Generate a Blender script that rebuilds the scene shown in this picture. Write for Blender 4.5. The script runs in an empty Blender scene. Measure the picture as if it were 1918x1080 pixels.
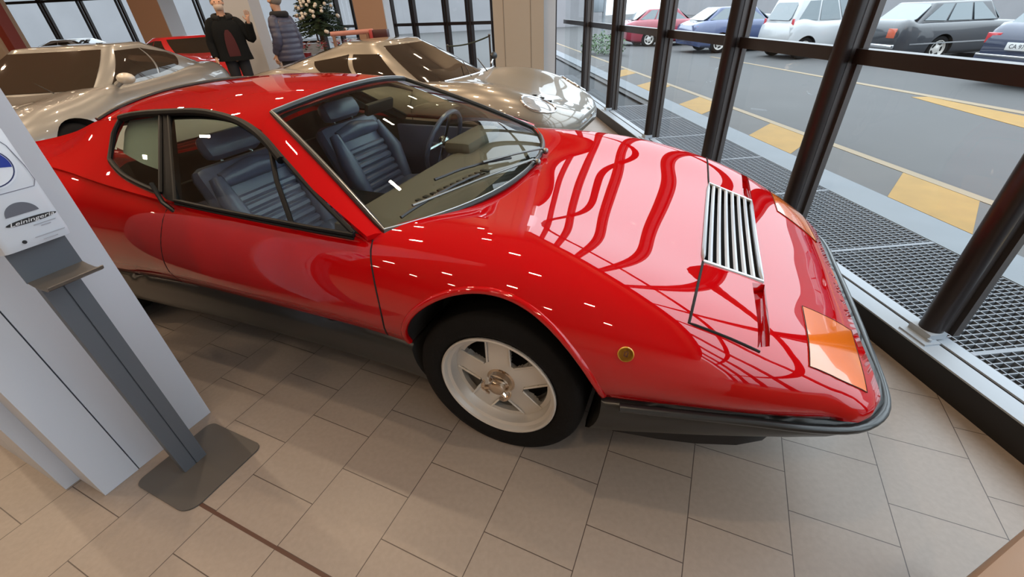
import bpy, bmesh, math, random
import numpy as np
from mathutils import Vector, Matrix
from mathutils.bvhtree import BVHTree
random.seed(7)
PI = math.pi
sc = bpy.context.scene
COL = sc.collection

# ------------------------------------------------------------------ camera
HC = 1.42
PITCH, ROLL, YAW = -0.58546791, -0.05109, math.radians(89.80)
cam = bpy.data.cameras.new('camera'); cam_o = bpy.data.objects.new('camera', cam); COL.objects.link(cam_o)
cam.sensor_width = 36.0; cam.lens = 36.0 * 792.66 / 1918.0; cam.clip_start = 0.02; cam.clip_end = 400
_f = Vector((math.cos(YAW) * math.cos(PITCH), math.sin(YAW) * math.cos(PITCH), math.sin(PITCH)))
_r = Vector((math.sin(YAW), -math.cos(YAW), 0)); _u = _r.cross(_f)
_r2 = math.cos(ROLL) * _r + math.sin(ROLL) * _u; _u2 = -math.sin(ROLL) * _r + math.cos(ROLL) * _u
_m = Matrix((_r2, _u2, -_f)).transposed().to_4x4(); _m.translation = (0, 0, HC)
cam_o.matrix_world = _m
sc.camera = cam_o

# ------------------------------------------------------------------ view, world, lights
vs = sc.view_settings
vs.view_transform = 'Standard'; vs.look = 'None'; vs.gamma = 1.0; vs.exposure = 0.0; vs.use_curve_mapping = False
sc.cycles.use_denoising = True
sc.cycles.max_bounces = 10; sc.cycles.transparent_max_bounces = 24; sc.cycles.diffuse_bounces = 3
sc.cycles.glossy_bounces = 5; sc.cycles.transmission_bounces = 6; sc.cycles.caustics_reflective = False
sc.cycles.sample_clamp_indirect = 6.0

SKY = 5.6                      # zenith radiance of the overcast sky
w = bpy.data.worlds.new('overcast'); sc.world = w; w.use_nodes = True
nt = w.node_tree; nt.nodes.clear()
tc = nt.nodes.new('ShaderNodeTexCoord'); sx = nt.nodes.new('ShaderNodeSeparateXYZ')
ramp = nt.nodes.new('ShaderNodeMapRange'); ramp.inputs[1].default_value = 0.0; ramp.inputs[2].default_value = 1.0
ramp.inputs[3].default_value = 0.40 * SKY; ramp.inputs[4].default_value = SKY
bg = nt.nodes.new('ShaderNodeBackground'); bg.inputs[0].default_value = (0.82, 0.91, 1.0, 1)
wo = nt.nodes.new('ShaderNodeOutputWorld')
nt.links.new(tc.outputs['Generated'], sx.inputs[0]); nt.links.new(sx.outputs['Z'], ramp.inputs[0])
nt.links.new(ramp.outputs[0], bg.inputs[1]); nt.links.new(bg.outputs[0], wo.inputs[0])

CEIL = 4.6
LAMP_W = 24.0                  # each ceiling downlight
def lamp(x, y, power=LAMP_W, sx_=0.24, sy_=0.075, rz=-0.42, col=(1.0, 0.76, 0.52)):
    l = bpy.data.lights.new('ceiling_lamp', 'AREA'); l.shape = 'RECTANGLE'; l.size = sx_; l.size_y = sy_
    l.energy = power; l.color = col
    o = bpy.data.objects.new('ceiling_lamp', l); COL.objects.link(o); o.location = (x, y, CEIL - 0.03); o.rotation_euler = (0, 0, rz)
for iy in range(7):
    for ix in range(6):
        lamp(-10.6 + 2.05 * ix + 0.3 * (iy % 2), -3.4 + 2.3 * iy, LAMP_W * (0.6, 0.9, 1.15, 1.7, 1.3, 0.9, 0.9)[iy])

# ------------------------------------------------------------------ materials
MATS = {}
def mat(name, col=(0.8, 0.8, 0.8), rough=0.5, metal=0.0, coat=0.0, coat_r=0.03, coat_ior=1.5, ior=1.5, noise=None, bump=None, emit=None, spec=0.5):
    if name in MATS: return MATS[name]
    m = bpy.data.materials.new(name); m.use_nodes = True; MATS[name] = m
    n = m.node_tree; b = n.nodes['Principled BSDF']
    b.inputs['Base Color'].default_value = (*col, 1); b.inputs['Roughness'].default_value = rough
    b.inputs['Metallic'].default_value = metal; b.inputs['IOR'].default_value = ior
    b.inputs['Coat Weight'].default_value = coat; b.inputs['Coat Roughness'].default_value = coat_r; b.inputs['Coat IOR'].default_value = coat_ior
    b.inputs['Specular IOR Level'].default_value = spec
    if emit: b.inputs['Emission Color'].default_value = (*emit[0], 1); b.inputs['Emission Strength'].default_value = emit[1]
    if noise:      # (scale, amount): gentle colour variation of the material itself
        t = n.nodes.new('ShaderNodeTexCoord'); z = n.nodes.new('ShaderNodeTexNoise'); z.inputs['Scale'].default_value = noise[0]; z.inputs['Detail'].default_value = 6
        mx = n.nodes.new('ShaderNodeMix'); mx.data_type = 'RGBA'; a = noise[1]
        mx.inputs[6].default_value = (*[max(0, c * (1 - a)) for c in col], 1); mx.inputs[7].default_value = (*[min(1, c * (1 + a)) for c in col], 1)
        n.links.new(t.outputs['Object'], z.inputs['Vector']); n.links.new(z.outputs[0], mx.inputs[0]); n.links.new(mx.outputs[2], b.inputs['Base Color'])
    if bump:       # (scale, strength)
        t = n.nodes.new('ShaderNodeTexCoord'); z = n.nodes.new('ShaderNodeTexNoise'); z.inputs['Scale'].default_value = bump[0]; z.inputs['Detail'].default_value = 4
        bp = n.nodes.new('ShaderNodeBump'); bp.inputs['Strength'].default_value = bump[1]; bp.inputs['Distance'].default_value = 0.01
        n.links.new(t.outputs['Object'], z.inputs['Vector']); n.links.new(z.outputs[0], bp.inputs['Height']); n.links.new(bp.outputs[0], b.inputs['Normal'])
    return m

def glass_mat(name, tint=(0.9, 0.95, 0.95), ior=1.5, gloss=1.0):
    if name in MATS: return MATS[name]
    m = bpy.data.materials.new(name); m.use_nodes = True; MATS[name] = m
    n = m.node_tree; n.nodes.clear()
    o = n.nodes.new('ShaderNodeOutputMaterial'); mx = n.nodes.new('ShaderNodeMixShader'); fr = n.nodes.new('ShaderNodeFresnel'); fr.inputs[0].default_value = ior
    mu = n.nodes.new('ShaderNodeMath'); mu.operation = 'MULTIPLY'; mu.inputs[1].default_value = gloss; mu.use_clamp = True
    tr = n.nodes.new('ShaderNodeBsdfTransparent'); tr.inputs[0].default_value = (*tint, 1)
    gl = n.nodes.new('ShaderNodeBsdfGlossy'); gl.inputs['Roughness'].default_value = 0.0
    ge = n.nodes.new('ShaderNodeNewGeometry'); iv = n.nodes.new('ShaderNodeMath'); iv.operation = 'SUBTRACT'; iv.inputs[0].default_value = gloss
    n.links.new(ge.outputs['Backfacing'], iv.inputs[1]); iv.use_clamp = True; n.links.new(iv.outputs[0], mu.inputs[1])   # one mirror per pane: the outer skin
    n.links.new(fr.outputs[0], mu.inputs[0]); n.links.new(mu.outputs[0], mx.inputs[0]); n.links.new(tr.outputs[0], mx.inputs[1]); n.links.new(gl.outputs[0], mx.inputs[2]); n.links.new(mx.outputs[0], o.inputs[0])
    return m

# ------------------------------------------------------------------ helpers
def link(o, parent=None):
    COL.objects.link(o)
    if parent: o.parent = parent
    return o
def tag(o, label=None, cat=None, group=None, kind=None):
    if label: o['label'] = label
    if cat: o['category'] = cat
    if group: o['group'] = group
    if kind: o['kind'] = kind
    return o
def thing(name, label, cat, loc=(0, 0, 0), rz=0.0, group=None):
    o = bpy.data.objects.new(name, None); o.empty_display_size = 0.1
    link(o); o.location = loc; o.rotation_euler = (0, 0, rz)
    return tag(o, label, cat, group)
def smooth(me, ang=40):
    me.shade_smooth() if hasattr(me, 'shade_smooth') else [setattr(p, 'use_smooth', True) for p in me.polygons]
    try: me.set_sharp_from_angle(angle=math.radians(ang))
    except Exception: pass
def mesh_obj(name, verts, faces, m, parent=None, sm=40, thick=0.0, off=-1.0):
    me = bpy.data.meshes.new(name); me.from_pydata([tuple(map(float, v)) for v in verts], [], [tuple(f) for f in faces]); me.update(); me.validate()
    bm = bmesh.new(); bm.from_mesh(me); bmesh.ops.remove_doubles(bm, verts=bm.verts, dist=1e-5); bmesh.ops.recalc_face_normals(bm, faces=bm.faces)
    bm.to_mesh(me); bm.free()
    if sm: smooth(me, sm)
    o = bpy.data.objects.new(name, me); me.materials.append(m); link(o, parent)
    if thick:
        s = o.modifiers.new('solid', 'SOLIDIFY'); s.thickness = thick; s.offset = off; bake(o)
        if sm: smooth(o.data, sm)
    return o
def bake(o):
    dg = bpy.context.evaluated_depsgraph_get(); dg.update()
    me = bpy.data.meshes.new_from_object(o.evaluated_get(dg), preserve_all_data_layers=True, depsgraph=dg)
    o.modifiers.clear(); o.data = me; me.name = o.name
    return o
class MB:
    """collects shapes of ONE part, then links them as one mesh object"""
    def __init__(s): s.v = []; s.f = []
    def add(s, v, f):
        n = len(s.v); s.v += [tuple(map(float, p)) for p in v]; s.f += [tuple(i + n for i in q) for q in f]; return s
    def box(s, c, d, R=None, bev=0.0):
        if bev:
            bm = bmesh.new(); bmesh.ops.create_cube(bm, size=1.0)
            for q in bm.verts: q.co = Vector((q.co.x * d[0], q.co.y * d[1], q.co.z * d[2]))
            bmesh.ops.bevel(bm, geom=bm.edges[:], offset=bev, segments=2, affect='EDGES', profile=0.5)
            bm.verts.index_update(); vv = [q.co.copy() for q in bm.verts]; ff = [[q.index for q in f.verts] for f in bm.faces]; bm.free()
        else:
            vv = [Vector((sx * d[0] / 2, sy * d[1] / 2, sz * d[2] / 2)) for sx in (-1, 1) for sy in (-1, 1) for sz in (-1, 1)]
            ff = [(0, 1, 3, 2), (4, 6, 7, 5), (0, 4, 5, 1), (2, 3, 7, 6), (0, 2, 6, 4), (1, 5, 7, 3)]
        if R is not None: vv = [R @ p for p in vv]
        return s.add([p + Vector(c) for p in vv], ff)
    def tube(s, pts, r, n=10, closed=False, rad=None, flat=1.0, up=(0, 0, 1)):
        P = [Vector(p) for p in pts]; N = len(P); vv = []; ff = []
        for i, p in enumerate(P):
            a = P[(i - 1) % N] if (closed or i > 0) else P[i]; b = P[(i + 1) % N] if (closed or i < N - 1) else P[i]
            t = (b - a).normalized(); x = Vector(up).cross(t)
            if x.length < 1e-4: x = Vector((1, 0, 0)).cross(t)
            x.normalize(); y = t.cross(x); rr = rad[i] if rad else r
            for k in range(n):
                q = 2 * PI * k / n; vv.append(p + x * math.cos(q) * rr + y * math.sin(q) * rr * flat)
        for i in range(N if closed else N - 1):
            j = (i + 1) % N
            for k in range(n): ff.append((i * n + k, i * n + (k + 1) % n, j * n + (k + 1) % n, j * n + k))
        if not closed: ff += [tuple(range(n))[::-1], tuple((N - 1) * n + k for k in range(n))]
        return s.add(vv, ff)
    def lathe(s, prof, n=32, M=None, cap=True):
        vv = []; ff = []; K = len(prof)
        for i in range(n):
            a = 2 * PI * i / n
            for (r, z) in prof: vv.append(Vector((r * math.cos(a), r * math.sin(a), z)))
        for i in range(n):
            j = (i + 1) % n
            for k in range(K - 1): ff.append((i * K + k, j * K + k, j * K + k + 1, i * K + k + 1))
        if cap:
            if prof[0][0] > 1e-6: ff.append(tuple(i * K for i in range(n))[::-1])
            if prof[-1][0] > 1e-6: ff.append(tuple(i * K + K - 1 for i in range(n)))
        if M is not None: vv = [M @ p for p in vv]
        return s.add(vv, ff)
    def prism(s, poly, z0, z1, M=None):
        n = len(poly); vv = [Vector((p[0], p[1], z0)) for p in poly] + [Vector((p[0], p[1], z1)) for p in poly]
        ff = [tuple(range(n))[::-1], tuple(range(n, 2 * n))] + [(i, (i + 1) % n, n + (i + 1) % n, n + i) for i in range(n)]
        if M is not None: vv = [M @ p for p in vv]
        return s.add(vv, ff)
    def grid(s, G, close_u=False):
        nu = len(G); nv = len(G[0]); vv = [p for row in G for p in row]
        ff = [(i * nv + j, i * nv + j + 1, ((i + 1) % nu) * nv + j + 1, ((i + 1) % nu) * nv + j) for i in range(nu if close_u else nu - 1) for j in range(nv - 1)]
        return s.add(vv, ff)
    def ball(s, c, r, n=12, sc3=(1, 1, 1)):
        vv = []; ff = []; m = max(4, n // 2)
        for i in range(m + 1):
            a = PI * i / m
            for k in range(n): vv.append(Vector((c[0] + r * sc3[0] * math.sin(a) * math.cos(2 * PI * k / n), c[1] + r * sc3[1] * math.sin(a) * math.sin(2 * PI * k / n), c[2] + r * sc3[2] * math.cos(a))))
        for i in range(m):
            for k in range(n): ff.append((i * n + k, (i + 1) * n + k, (i + 1) * n + (k + 1) % n, i * n + (k + 1) % n))
        return s.add(vv, ff)
    def build(s, name, m, parent=None, sm=40, thick=0.0, off=-1.0): return mesh_obj(name, s.v, s.f, m, parent, sm, thick, off)
def lerp(a, b, t): return a + (b - a) * t
def crom(pts, n, closed=False):
    """centripetal-ish Catmull-Rom through points, n samples spread by length"""
    P = np.array(pts, float); N = len(P); d = np.r_[0, np.cumsum(np.sqrt(np.linalg.norm(np.diff(P, axis=0), axis=1)) + 1e-9)]
    out = np.array([[pchip(d, P[:, k], t) for k in range(P.shape[1])] for t in np.linspace(0, d[-1], 8 * N)])
    L = np.r_[0, np.cumsum(np.linalg.norm(np.diff(out, axis=0), axis=1))]
    q = np.linspace(0, L[-1], n)
    return np.stack([np.interp(q, L, out[:, k]) for k in range(P.shape[1])], 1)
def _slopes(x, y):
    h = np.diff(x); d = np.diff(y) / h; m = np.zeros(len(x))
    if len(x) == 2: return np.array([d[0], d[0]])
    m[1:-1] = (d[:-1] * h[1:] + d[1:] * h[:-1]) / (h[:-1] + h[1:]); m[0] = d[0] * 1.5 - m[1] * .5; m[-1] = d[-1] * 1.5 - m[-2] * .5
    return m
def pchip(x, y, t):
    x = np.asarray(x, float); y = np.asarray(y, float); m = _slopes(x, y)
    i = int(np.clip(np.searchsorted(x, t) - 1, 0, len(x) - 2)); h = x[i + 1] - x[i]; s = (t - x[i]) / h
    return (2 * s**3 - 3 * s**2 + 1) * y[i] + (s**3 - 2 * s**2 + s) * h * m[i] + (-2 * s**3 + 3 * s**2) * y[i + 1] + (s**3 - s**2) * h * m[i + 1]
def boolean(o, cutters):
    for c in cutters:
        c.parent = o.parent
        b = o.modifiers.new('cut', 'BOOLEAN'); b.operation = 'DIFFERENCE'; b.object = c; b.solver = 'EXACT'
        try: b.material_mode = 'TRANSFER'
        except Exception: pass
    bake(o)
    for c in cutters: bpy.data.objects.remove(c, do_unlink=True)
    return o
def keep_normals(o, src_me):
    """paint keeps the flowing normals of the uncut shell near the cut edges"""
    so = bpy.data.objects.new('src', src_me); link(so, o.parent)
    dt = o.modifiers.new('n', 'DATA_TRANSFER'); dt.object = so; dt.use_loop_data = True; dt.data_types_loops = {'CUSTOM_NORMAL'}; dt.loop_mapping = 'POLYINTERP_NEAREST'
    dt.use_max_distance = True; dt.max_distance = 0.002
    bake(o); bpy.data.objects.remove(so, do_unlink=True)
def copy_tree(o, parent=None):
    c = o.copy(); COL.objects.link(c)
    if parent: c.parent = parent
    for ch in list(o.children): copy_tree(ch, c)
    return c
# ================================================================== SETTING
M_white = mat('painted_white', (0.62, 0.64, 0.70), 0.45)
M_cream = mat('cream_paint', (0.55, 0.47, 0.38), 0.6)
M_brown = mat('brown_beige_paint', (0.40, 0.28, 0.20), 0.6)
M_darkmetal = mat('dark_bronze_metal', (0.022, 0.016, 0.015), 0.28, 0.35)
M_greymetal = mat('grey_bronze_metal', (0.09, 0.08, 0.078), 0.4, 0.5)
M_black = mat('black_plastic', (0.008, 0.008, 0.009), 0.4)
M_alu = mat('pale_aluminium', (0.30, 0.34, 0.385), 0.5, 0.0)
M_pane = glass_mat('window_glass', (0.95, 0.97, 0.97), 1.5, 0.55)

def tile_material():
    m = bpy.data.materials.new('floor_tiles'); m.use_nodes = True; n = m.node_tree; b = n.nodes['Principled BSDF']; L = n.links.new
    g = n.nodes.new('ShaderNodeNewGeometry'); A = math.radians(64.28)
    du = n.nodes.new('ShaderNodeVectorMath'); du.operation = 'DOT_PRODUCT'; du.inputs[1].default_value = (math.sin(A), -math.cos(A), 0)
    dv = n.nodes.new('ShaderNodeVectorMath'); dv.operation = 'DOT_PRODUCT'; dv.inputs[1].default_value = (math.cos(A), math.sin(A), 0)
    L(g.outputs['Position'], du.inputs[0]); L(g.outputs['Position'], dv.inputs[0])
    au = n.nodes.new('ShaderNodeMath'); au.inputs[1].default_value = 12.0 - 0.18; L(du.outputs['Value'], au.inputs[0])
    av = n.nodes.new('ShaderNodeMath'); av.inputs[1].default_value = 12.0 - 0.14; L(dv.outputs['Value'], av.inputs[0])
    c = n.nodes.new('ShaderNodeCombineXYZ'); L(av.outputs[0], c.inputs[0]); L(au.outputs[0], c.inputs[1])
    br = n.nodes.new('ShaderNodeTexBrick'); br.offset = 0.5; br.offset_frequency = 2; br.inputs['Scale'].default_value = 1.0
    br.inputs['Brick Width'].default_value = 0.3; br.inputs['Row Height'].default_value = 0.2998; br.inputs['Mortar Size'].default_value = 0.0016; br.inputs['Mortar Smooth'].default_value = 0.2
    br.inputs['Color1'].default_value = (0.30, 0.250, 0.212, 1); br.inputs['Color2'].default_value = (0.315, 0.262, 0.222, 1); br.inputs['Mortar'].default_value = (0.075, 0.055, 0.045, 1)
    L(c.outputs[0], br.inputs['Vector'])
    nz = n.nodes.new('ShaderNodeTexNoise'); nz.inputs['Scale'].default_value = 60; nz.inputs['Detail'].default_value = 5; L(g.outputs['Position'], nz.inputs['Vector'])
    mx = n.nodes.new('ShaderNodeMix'); mx.data_type = 'RGBA'; mx.blend_type = 'MULTIPLY'; mx.inputs[0].default_value = 0.25
    L(br.outputs['Color'], mx.inputs[6]); L(nz.outputs[0], mx.inputs[7]); L(mx.outputs[2], b.inputs['Base Color'])
    bp = n.nodes.new('ShaderNodeBump'); bp.inputs['Strength'].default_value = 0.6; bp.inputs['Distance'].default_value = 0.002; bp.invert = True
    L(br.outputs['Fac'], bp.inputs['Height']); L(bp.outputs[0], b.inputs['Normal'])
    b.inputs['Roughness'].default_value = 0.38
    return m
M_floor = tile_material()

WS = 0.06
def wp(s, n, z): return Vector((1.93 - WS * s + n, s + WS * n, z))        # window-wall frame: along, outward, up
def struct(o): o['kind'] = 'structure'; return o
Mb = MB
def wbox(mb, s0, s1, n0, n1, z0, z1):
    P = [wp(s, n, z) for s in (s0, s1) for n in (n0, n1) for z in (z0, z1)]
    mb.add(P, [(0, 1, 3, 2), (4, 6, 7, 5), (0, 4, 5, 1), (2, 3, 7, 6), (0, 2, 6, 4), (1, 5, 7, 3)]); return mb

CORNER = wp(10.3, 0.0, 0)
D2 = Vector((-0.75, 0.66, 0)).normalized(); N2 = Vector((D2.y, -D2.x, 0))     # second glazed wall: along, outward
N2 = Vector((0.66, 0.75, 0)).normalized()
W2LEN = 9.4
END2 = CORNER + D2 * W2LEN
# floor, ceiling, opaque walls
fl = MB(); P = [wp(-7, 0.0, 0), wp(10.3, 0.0, 0), END2, Vector((-22, END2.y + 0.2, 0)), Vector((-22, -7, 0))]
fl.prism([(p.x, p.y) for p in P], -0.12, 0.0); struct(fl.build('floor', M_floor, sm=0))
ce = MB(); ce.prism([(p.x, p.y) for p in P], CEIL, CEIL + 0.15); struct(ce.build('ceiling', mat('ceiling_paint', (0.50, 0.43, 0.35), 0.8), sm=0))
wl = MB().box((-22.1, 5, CEIL / 2), (0.2, 26, CEIL)); struct(wl.build('wall_left', M_cream, sm=0))
wb = MB().box((-10, -7.1, CEIL / 2), (26, 0.2, CEIL)); struct(wb.build('wall_back', M_cream, sm=0))
WTOP = 3.75
wr = wbox(MB(), -7, 10.3, -0.06, 0.16, WTOP, CEIL); struct(wr.build('wall_right', M_cream, sm=0))
# expansion joint: dark strip let into the tiles
A = math.radians(64.28); U = Vector((math.sin(A), -math.cos(A), 0)); V = Vector((math.cos(A), math.sin(A), 0))
tj = MB(); q0 = U * -1.62 + V * 0.284; q1 = U * -0.3 + V * 0.284; hw = V * 0.0055
tj.add([q0 - hw, q1 - hw, q1 + hw, q0 + hw, q0 - hw + Vector((0, 0, .0012)), q1 - hw + Vector((0, 0, .0012)), q1 + hw + Vector((0, 0, .0012)), q0 + hw + Vector((0, 0, .0012))], [(0, 1, 2, 3), (4, 7, 6, 5), (0, 4, 5, 1), (1, 5, 6, 2), (2, 6, 7, 3), (3, 7, 4, 0)])
struct(tj.build('trim_1', mat('joint_filler', (0.075, 0.03, 0.018), 0.5), sm=0))

# sill along the window wall
si = MB(); wbox(si, -6, 10.3, -0.105, 0.075, 0.0, 0.122); si_o = struct(si.build('trim_2', M_black, sm=0))
cap = MB(); wbox(cap, -6, 10.3, -0.107, -0.018, 0.1225, 0.130); wbox(cap, -6, 10.3, 0.0, 0.060, 0.1225, 0.130)
c_ = cap.build('sill_cap', M_alu, si_o, sm=0)

def mullion(mb_p, mb_f, s, r=0.044, z0=0.13, z1=WTOP):
    c = wp(s, 0.0, 0)
    mb_p.tube([(c.x, c.y, z0), (c.x, c.y, z1)], r, 20)
    wbox(mb_f, s - 0.012, s + 0.012, r * 0.6, 0.085, z0, z1); wbox(mb_f, s - 0.034, s + 0.034, 0.085, 0.118, z0, z1)
MS = [-3.9, -2.85, -1.75, -0.68, 0.372, 1.405, 2.46, 3.56, 4.884, 6.459, 8.11, 10.24]
for i in range(len(MS) - 1):
    s0, s1 = MS[i], MS[i + 1]
    e = struct(thing('window_%d' % (i + 1), None, None, tuple(wp(s0, 0, 0)))); inv = Matrix.Translation(-wp(s0, 0, 0))
    thin = 0.030 if s0 > 8 else 0.044
    mp, mf, mt, mg, mbk = MB(), MB(), MB(), MB(), MB()
    mullion(mp, mf, s0, thin)
    for z in (1.135, 2.45): wbox(mt, s0 + 0.034, s1 - 0.034, 0.05, 0.115, z - 0.034, z + 0.034)
    wbox(mt, s0 + 0.034, s1 - 0.034, 0.05, 0.115, WTOP - 0.05, WTOP)
    wbox(mg, s0 + 0.02, s1 - 0.02, 0.092, 0.098, 0.12, WTOP)
    # foot plate with bolts on the sill
    wbox(mbk, s0 - 0.075, s0 + 0.055, -0.085, -0.012, 0.130, 0.137)
    for ds in (-0.055,):
        c = wp(s0 + ds, -0.05, 0.137); mbk.tube([(c.x, c.y, c.z), (c.x, c.y, c.z + 0.012)], 0.009, 8)
    wbox(mbk, s0 - 0.05, s0 + 0.05, -0.05, 0.03, 0.137, 0.165)
    for m_, nm, mt_ in ((mp, 'mullion_pipe', M_darkmetal), (mf, 'mullion_fin', M_greymetal), (mt, 'transom', M_darkmetal), (mg, 'pane', M_pane), (mbk, 'foot_plate', M_alu)):
        m_.v = [inv @ Vector(v) for v in m_.v]; m_.build(nm, mt_, e)

# second glazed wall beyond the cars, and the third one far left
def glazed(idx, O, D, N, edges, z1, zb, ts, base=0.0, pair=True, fr=M_darkmetal):
    e = struct(thing('window_%d' % idx, None, None, tuple(O)))
    def b(mb, s0, s1, n0, n1, z0, zz):
        Pp = [D * s + N * n + Vector((0, 0, z)) for s in (s0, s1) for n in (n0, n1) for z in (z0, zz)]
        mb.add(Pp, [(0, 1, 3, 2), (4, 6, 7, 5), (0, 4, 5, 1), (2, 3, 7, 6), (0, 2, 6, 4), (1, 5, 7, 3)])
    for s in edges:
        m_ = MB(); b(m_, s - 0.03, s + 0.03, -0.05, 0.05, base, z1)
        if pair: b(m_, s + 0.09, s + 0.13, -0.05, 0.02, base, z1)
        m_.build('mullion', fr, e, sm=0)
    for z in ts:
        m_ = MB(); b(m_, edges[0], edges[-1], -0.03, 0.05, z - 0.035, z + 0.035); m_.build('transom', fr, e, sm=0)
    m_ = MB(); b(m_, edges[0], edges[-1], 0.05, 0.056, base, z1); m_.build('pane', M_pane, e, sm=0)
    return e
glazed(21, CORNER, D2, N2, [0.15, 0.95, 1.75, 2.55, 3.35, 4.6, 5.5, 6.4, 7.3, 8.2, 9.3], 3.0, 0, (0.12, 1.15, 2.97))
E3 = END2
glazed(22, E3, Vector((-1, 0, 0)), Vector((0, 1, 0)), [0.1, 1.3, 2.5, 3.7, 4.9, 6.1, 7.3, 8.5, 9.7, 10.9, 12.1, 13.3, 14.5, 15.7], 3.0, 0, (0.75, 2.2, 2.97), base=0.7)
w2t = MB(); Pp = [CORNER + D2 * s + N2 * n_ + Vector((0, 0, z)) for s in (0, W2LEN) for n_ in (-.06, .12) for z in (3.0, CEIL)]
w2t.add(Pp, [(0, 1, 3, 2), (4, 6, 7, 5), (0, 4, 5, 1), (2, 3, 7, 6), (0, 2, 6, 4), (1, 5, 7, 3)]); struct(w2t.build('wall_front', M_cream, sm=0))
w3t = MB().box((E3.x - 8.2, E3.y + .06, (3.0 + CEIL) / 2), (16.8, .18, CEIL - 3.0)); struct(w3t.build('wall_far_upper', M_cream, sm=0))
kn = MB().box((-14.2, E3.y + 0.02, 0.35), (16.8, 0.2, 0.7)); struct(kn.build('wall_far', mat('low_wall_grey', (0.35, 0.36, 0.38), 0.6), sm=0))

# ------------------------------------------------------------------ outside ground
ZO = -0.05
def zg(n): return ZO - 0.02 if n < 2.3 else lerp(ZO - 0.02, -0.30, min(1, (n - 2.3) / 4.2))
gr = MB(); NS = [1.0, 2.3, 3.4, 4.4, 5.4, 6.5, 10, 20, 80]
gr.grid([[wp(s, n_, zg(n_)) for n_ in NS] for s in (-12, 0, 12, 24, 40, 80)])
gr.add([(-60, 10.4, -0.20), (1.9, 10.4, -0.20), (1.9, 90, -0.20), (-60, 90, -0.20)], [(0, 1, 2, 3)])
o = gr.build('ground', mat('asphalt', (0.060, 0.0585, 0.0585), 0.85, noise=(1.3, 0.10)), sm=0); o['kind'] = 'structure'
st = MB(); wbox(st, -8, 30, 1.14, 1.48, -0.2, ZO + 0.004); tag(st.build('kerb', mat('pale_kerb_stone', (0.135, 0.150, 0.165), 0.7, noise=(3, .12)), sm=0), kind='structure')
M_yel = mat('yellow_road_paint', (0.235, 0.13, 0.02), 0.7, noise=(5, 0.2)); M_grc = mat('grey_road_concrete', (0.072, 0.068, 0.066), 0.8, noise=(4, .1)); M_line = mat('pale_road_line', (0.20, 0.15, 0.09), 0.7)
def rquad(name, m, pts, h=0.005, label=None, cat=None, group=None, kind=None):
    b = MB(); n = len(pts); Q = [wp(s, nn, ZO if nn < 2.3 else zg(nn)) for s, nn in pts]
    b.add([q + Vector((0, 0, -0.03)) for q in Q] + [q + Vector((0, 0, h)) for q in Q], [tuple(range(n))[::-1], tuple(range(n, 2 * n))] + [(i, (i + 1) % n, n + (i + 1) % n, n + i) for i in range(n)])
    return tag(b.build(name, m, sm=0), label, cat, group, kind)
rquad('trim_3', M_grc, [(-8, 1.482), (30, 1.482), (30, 2.08), (-8, 2.08)], 0.002, kind='structure')
rquad('trim_4', M_line, [(-8, 2.09), (30, 2.09), (30, 2.19), (-8, 2.19)], 0.003, kind='structure')
for k, s0 in enumerate([0.35, 2.5, 4.5, 6.6, 8.7, 10.8]):

    rquad('trim_%d' % (5 + k), M_yel, [(s0, 1.484), (s0 + 0.72 + 0.1 * (k > 1), 1.484), (s0 + 1.22 + 0.1 * (k > 1), 2.078), (s0 + 0.5, 2.078)], 0.005, kind='structure')
rquad('trim_12', M_yel, [(3.0, 5.0), (5.3, 5.45), (7.9, 6.15), (7.9, 6.5), (5.6, 6.35), (3.0, 6.1)], 0.005, kind='structure')
rquad('trim_13', M_line, [(5.5, 6.55), (16, 6.3), (16, 6.42), (5.5, 6.75)], 0.005, kind='structure')
# steel foot grating set in a frame: one part of the setting, cells are its pattern
gt = MB(); 
for s in np.arange(-0.6, 7.6, 0.033): wbox(gt, s, s + 0.006, 0.14, 1.13, ZO - 0.03, ZO)
for nn in np.arange(0.14, 1.14, 0.055): wbox(gt, -0.6, 7.6, nn, nn + 0.005, ZO - 0.03, ZO + 0.0008)
for s in np.arange(0.4, 7.6, 1.02): wbox(gt, s - 0.012, s + 0.012, 0.13, 1.14, ZO - 0.04, ZO + 0.002)
tag(gt.build('grating', mat('galvanised_grating', (0.155, 0.163, 0.178), 0.5, 0.4), sm=0), kind='structure')
gp = MB(); wbox(gp, -8, 30, 0.076, 1.14, -0.2, -0.11); tag(gp.build('trim_14', mat('pit_floor', (0.04, 0.043, 0.047), 0.9), sm=0), kind='structure')
# pale boundary wall beyond the parked cars
bw = MB(); wbox(bw, -4, 70, 26.0, 26.3, -.4, 4.2); bw.box((-25, 46, 4), (70, .3, 9)); struct(bw.build('wall_outside', mat('pale_render', (0.26, 0.255, 0.265), 0.8, noise=(.6, .12)), sm=0))  # far slab added to dim the sky seen through the back windows
# ================================================================== RED MID-ENGINED COUPE
M_red = mat('red_paint', (0.46, 0.002, 0.004), 0.5, coat=1.0, coat_r=0.006, coat_ior=1.66, spec=0.0)
M_lower = mat('satin_black_paint', (0.012, 0.014, 0.014), 0.38, coat=0.3, coat_r=0.2)
M_void = mat('matt_black', (0.006, 0.006, 0.006), 0.9)
M_rubber = mat('tyre_rubber', (0.006, 0.0055, 0.0055), 0.8, bump=(90, 0.15), spec=0.2)
M_rim = mat('silver_wheel_paint', (0.66, 0.63, 0.59), 0.36, 0.45)
M_spin = mat('polished_spinner', (0.62, 0.52, 0.42), 0.16, 1.0)
M_chrome = mat('bright_trim', (0.75, 0.76, 0.78), 0.15, 1.0)
M_leather = mat('dark_blue_leather', (0.14, 0.15, 0.25), 0.36, coat=0.7, coat_r=0.22, bump=(120, .1))
M_dash = mat('brown_grey_dash', (0.20, 0.165, 0.13), 0.7)
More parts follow.
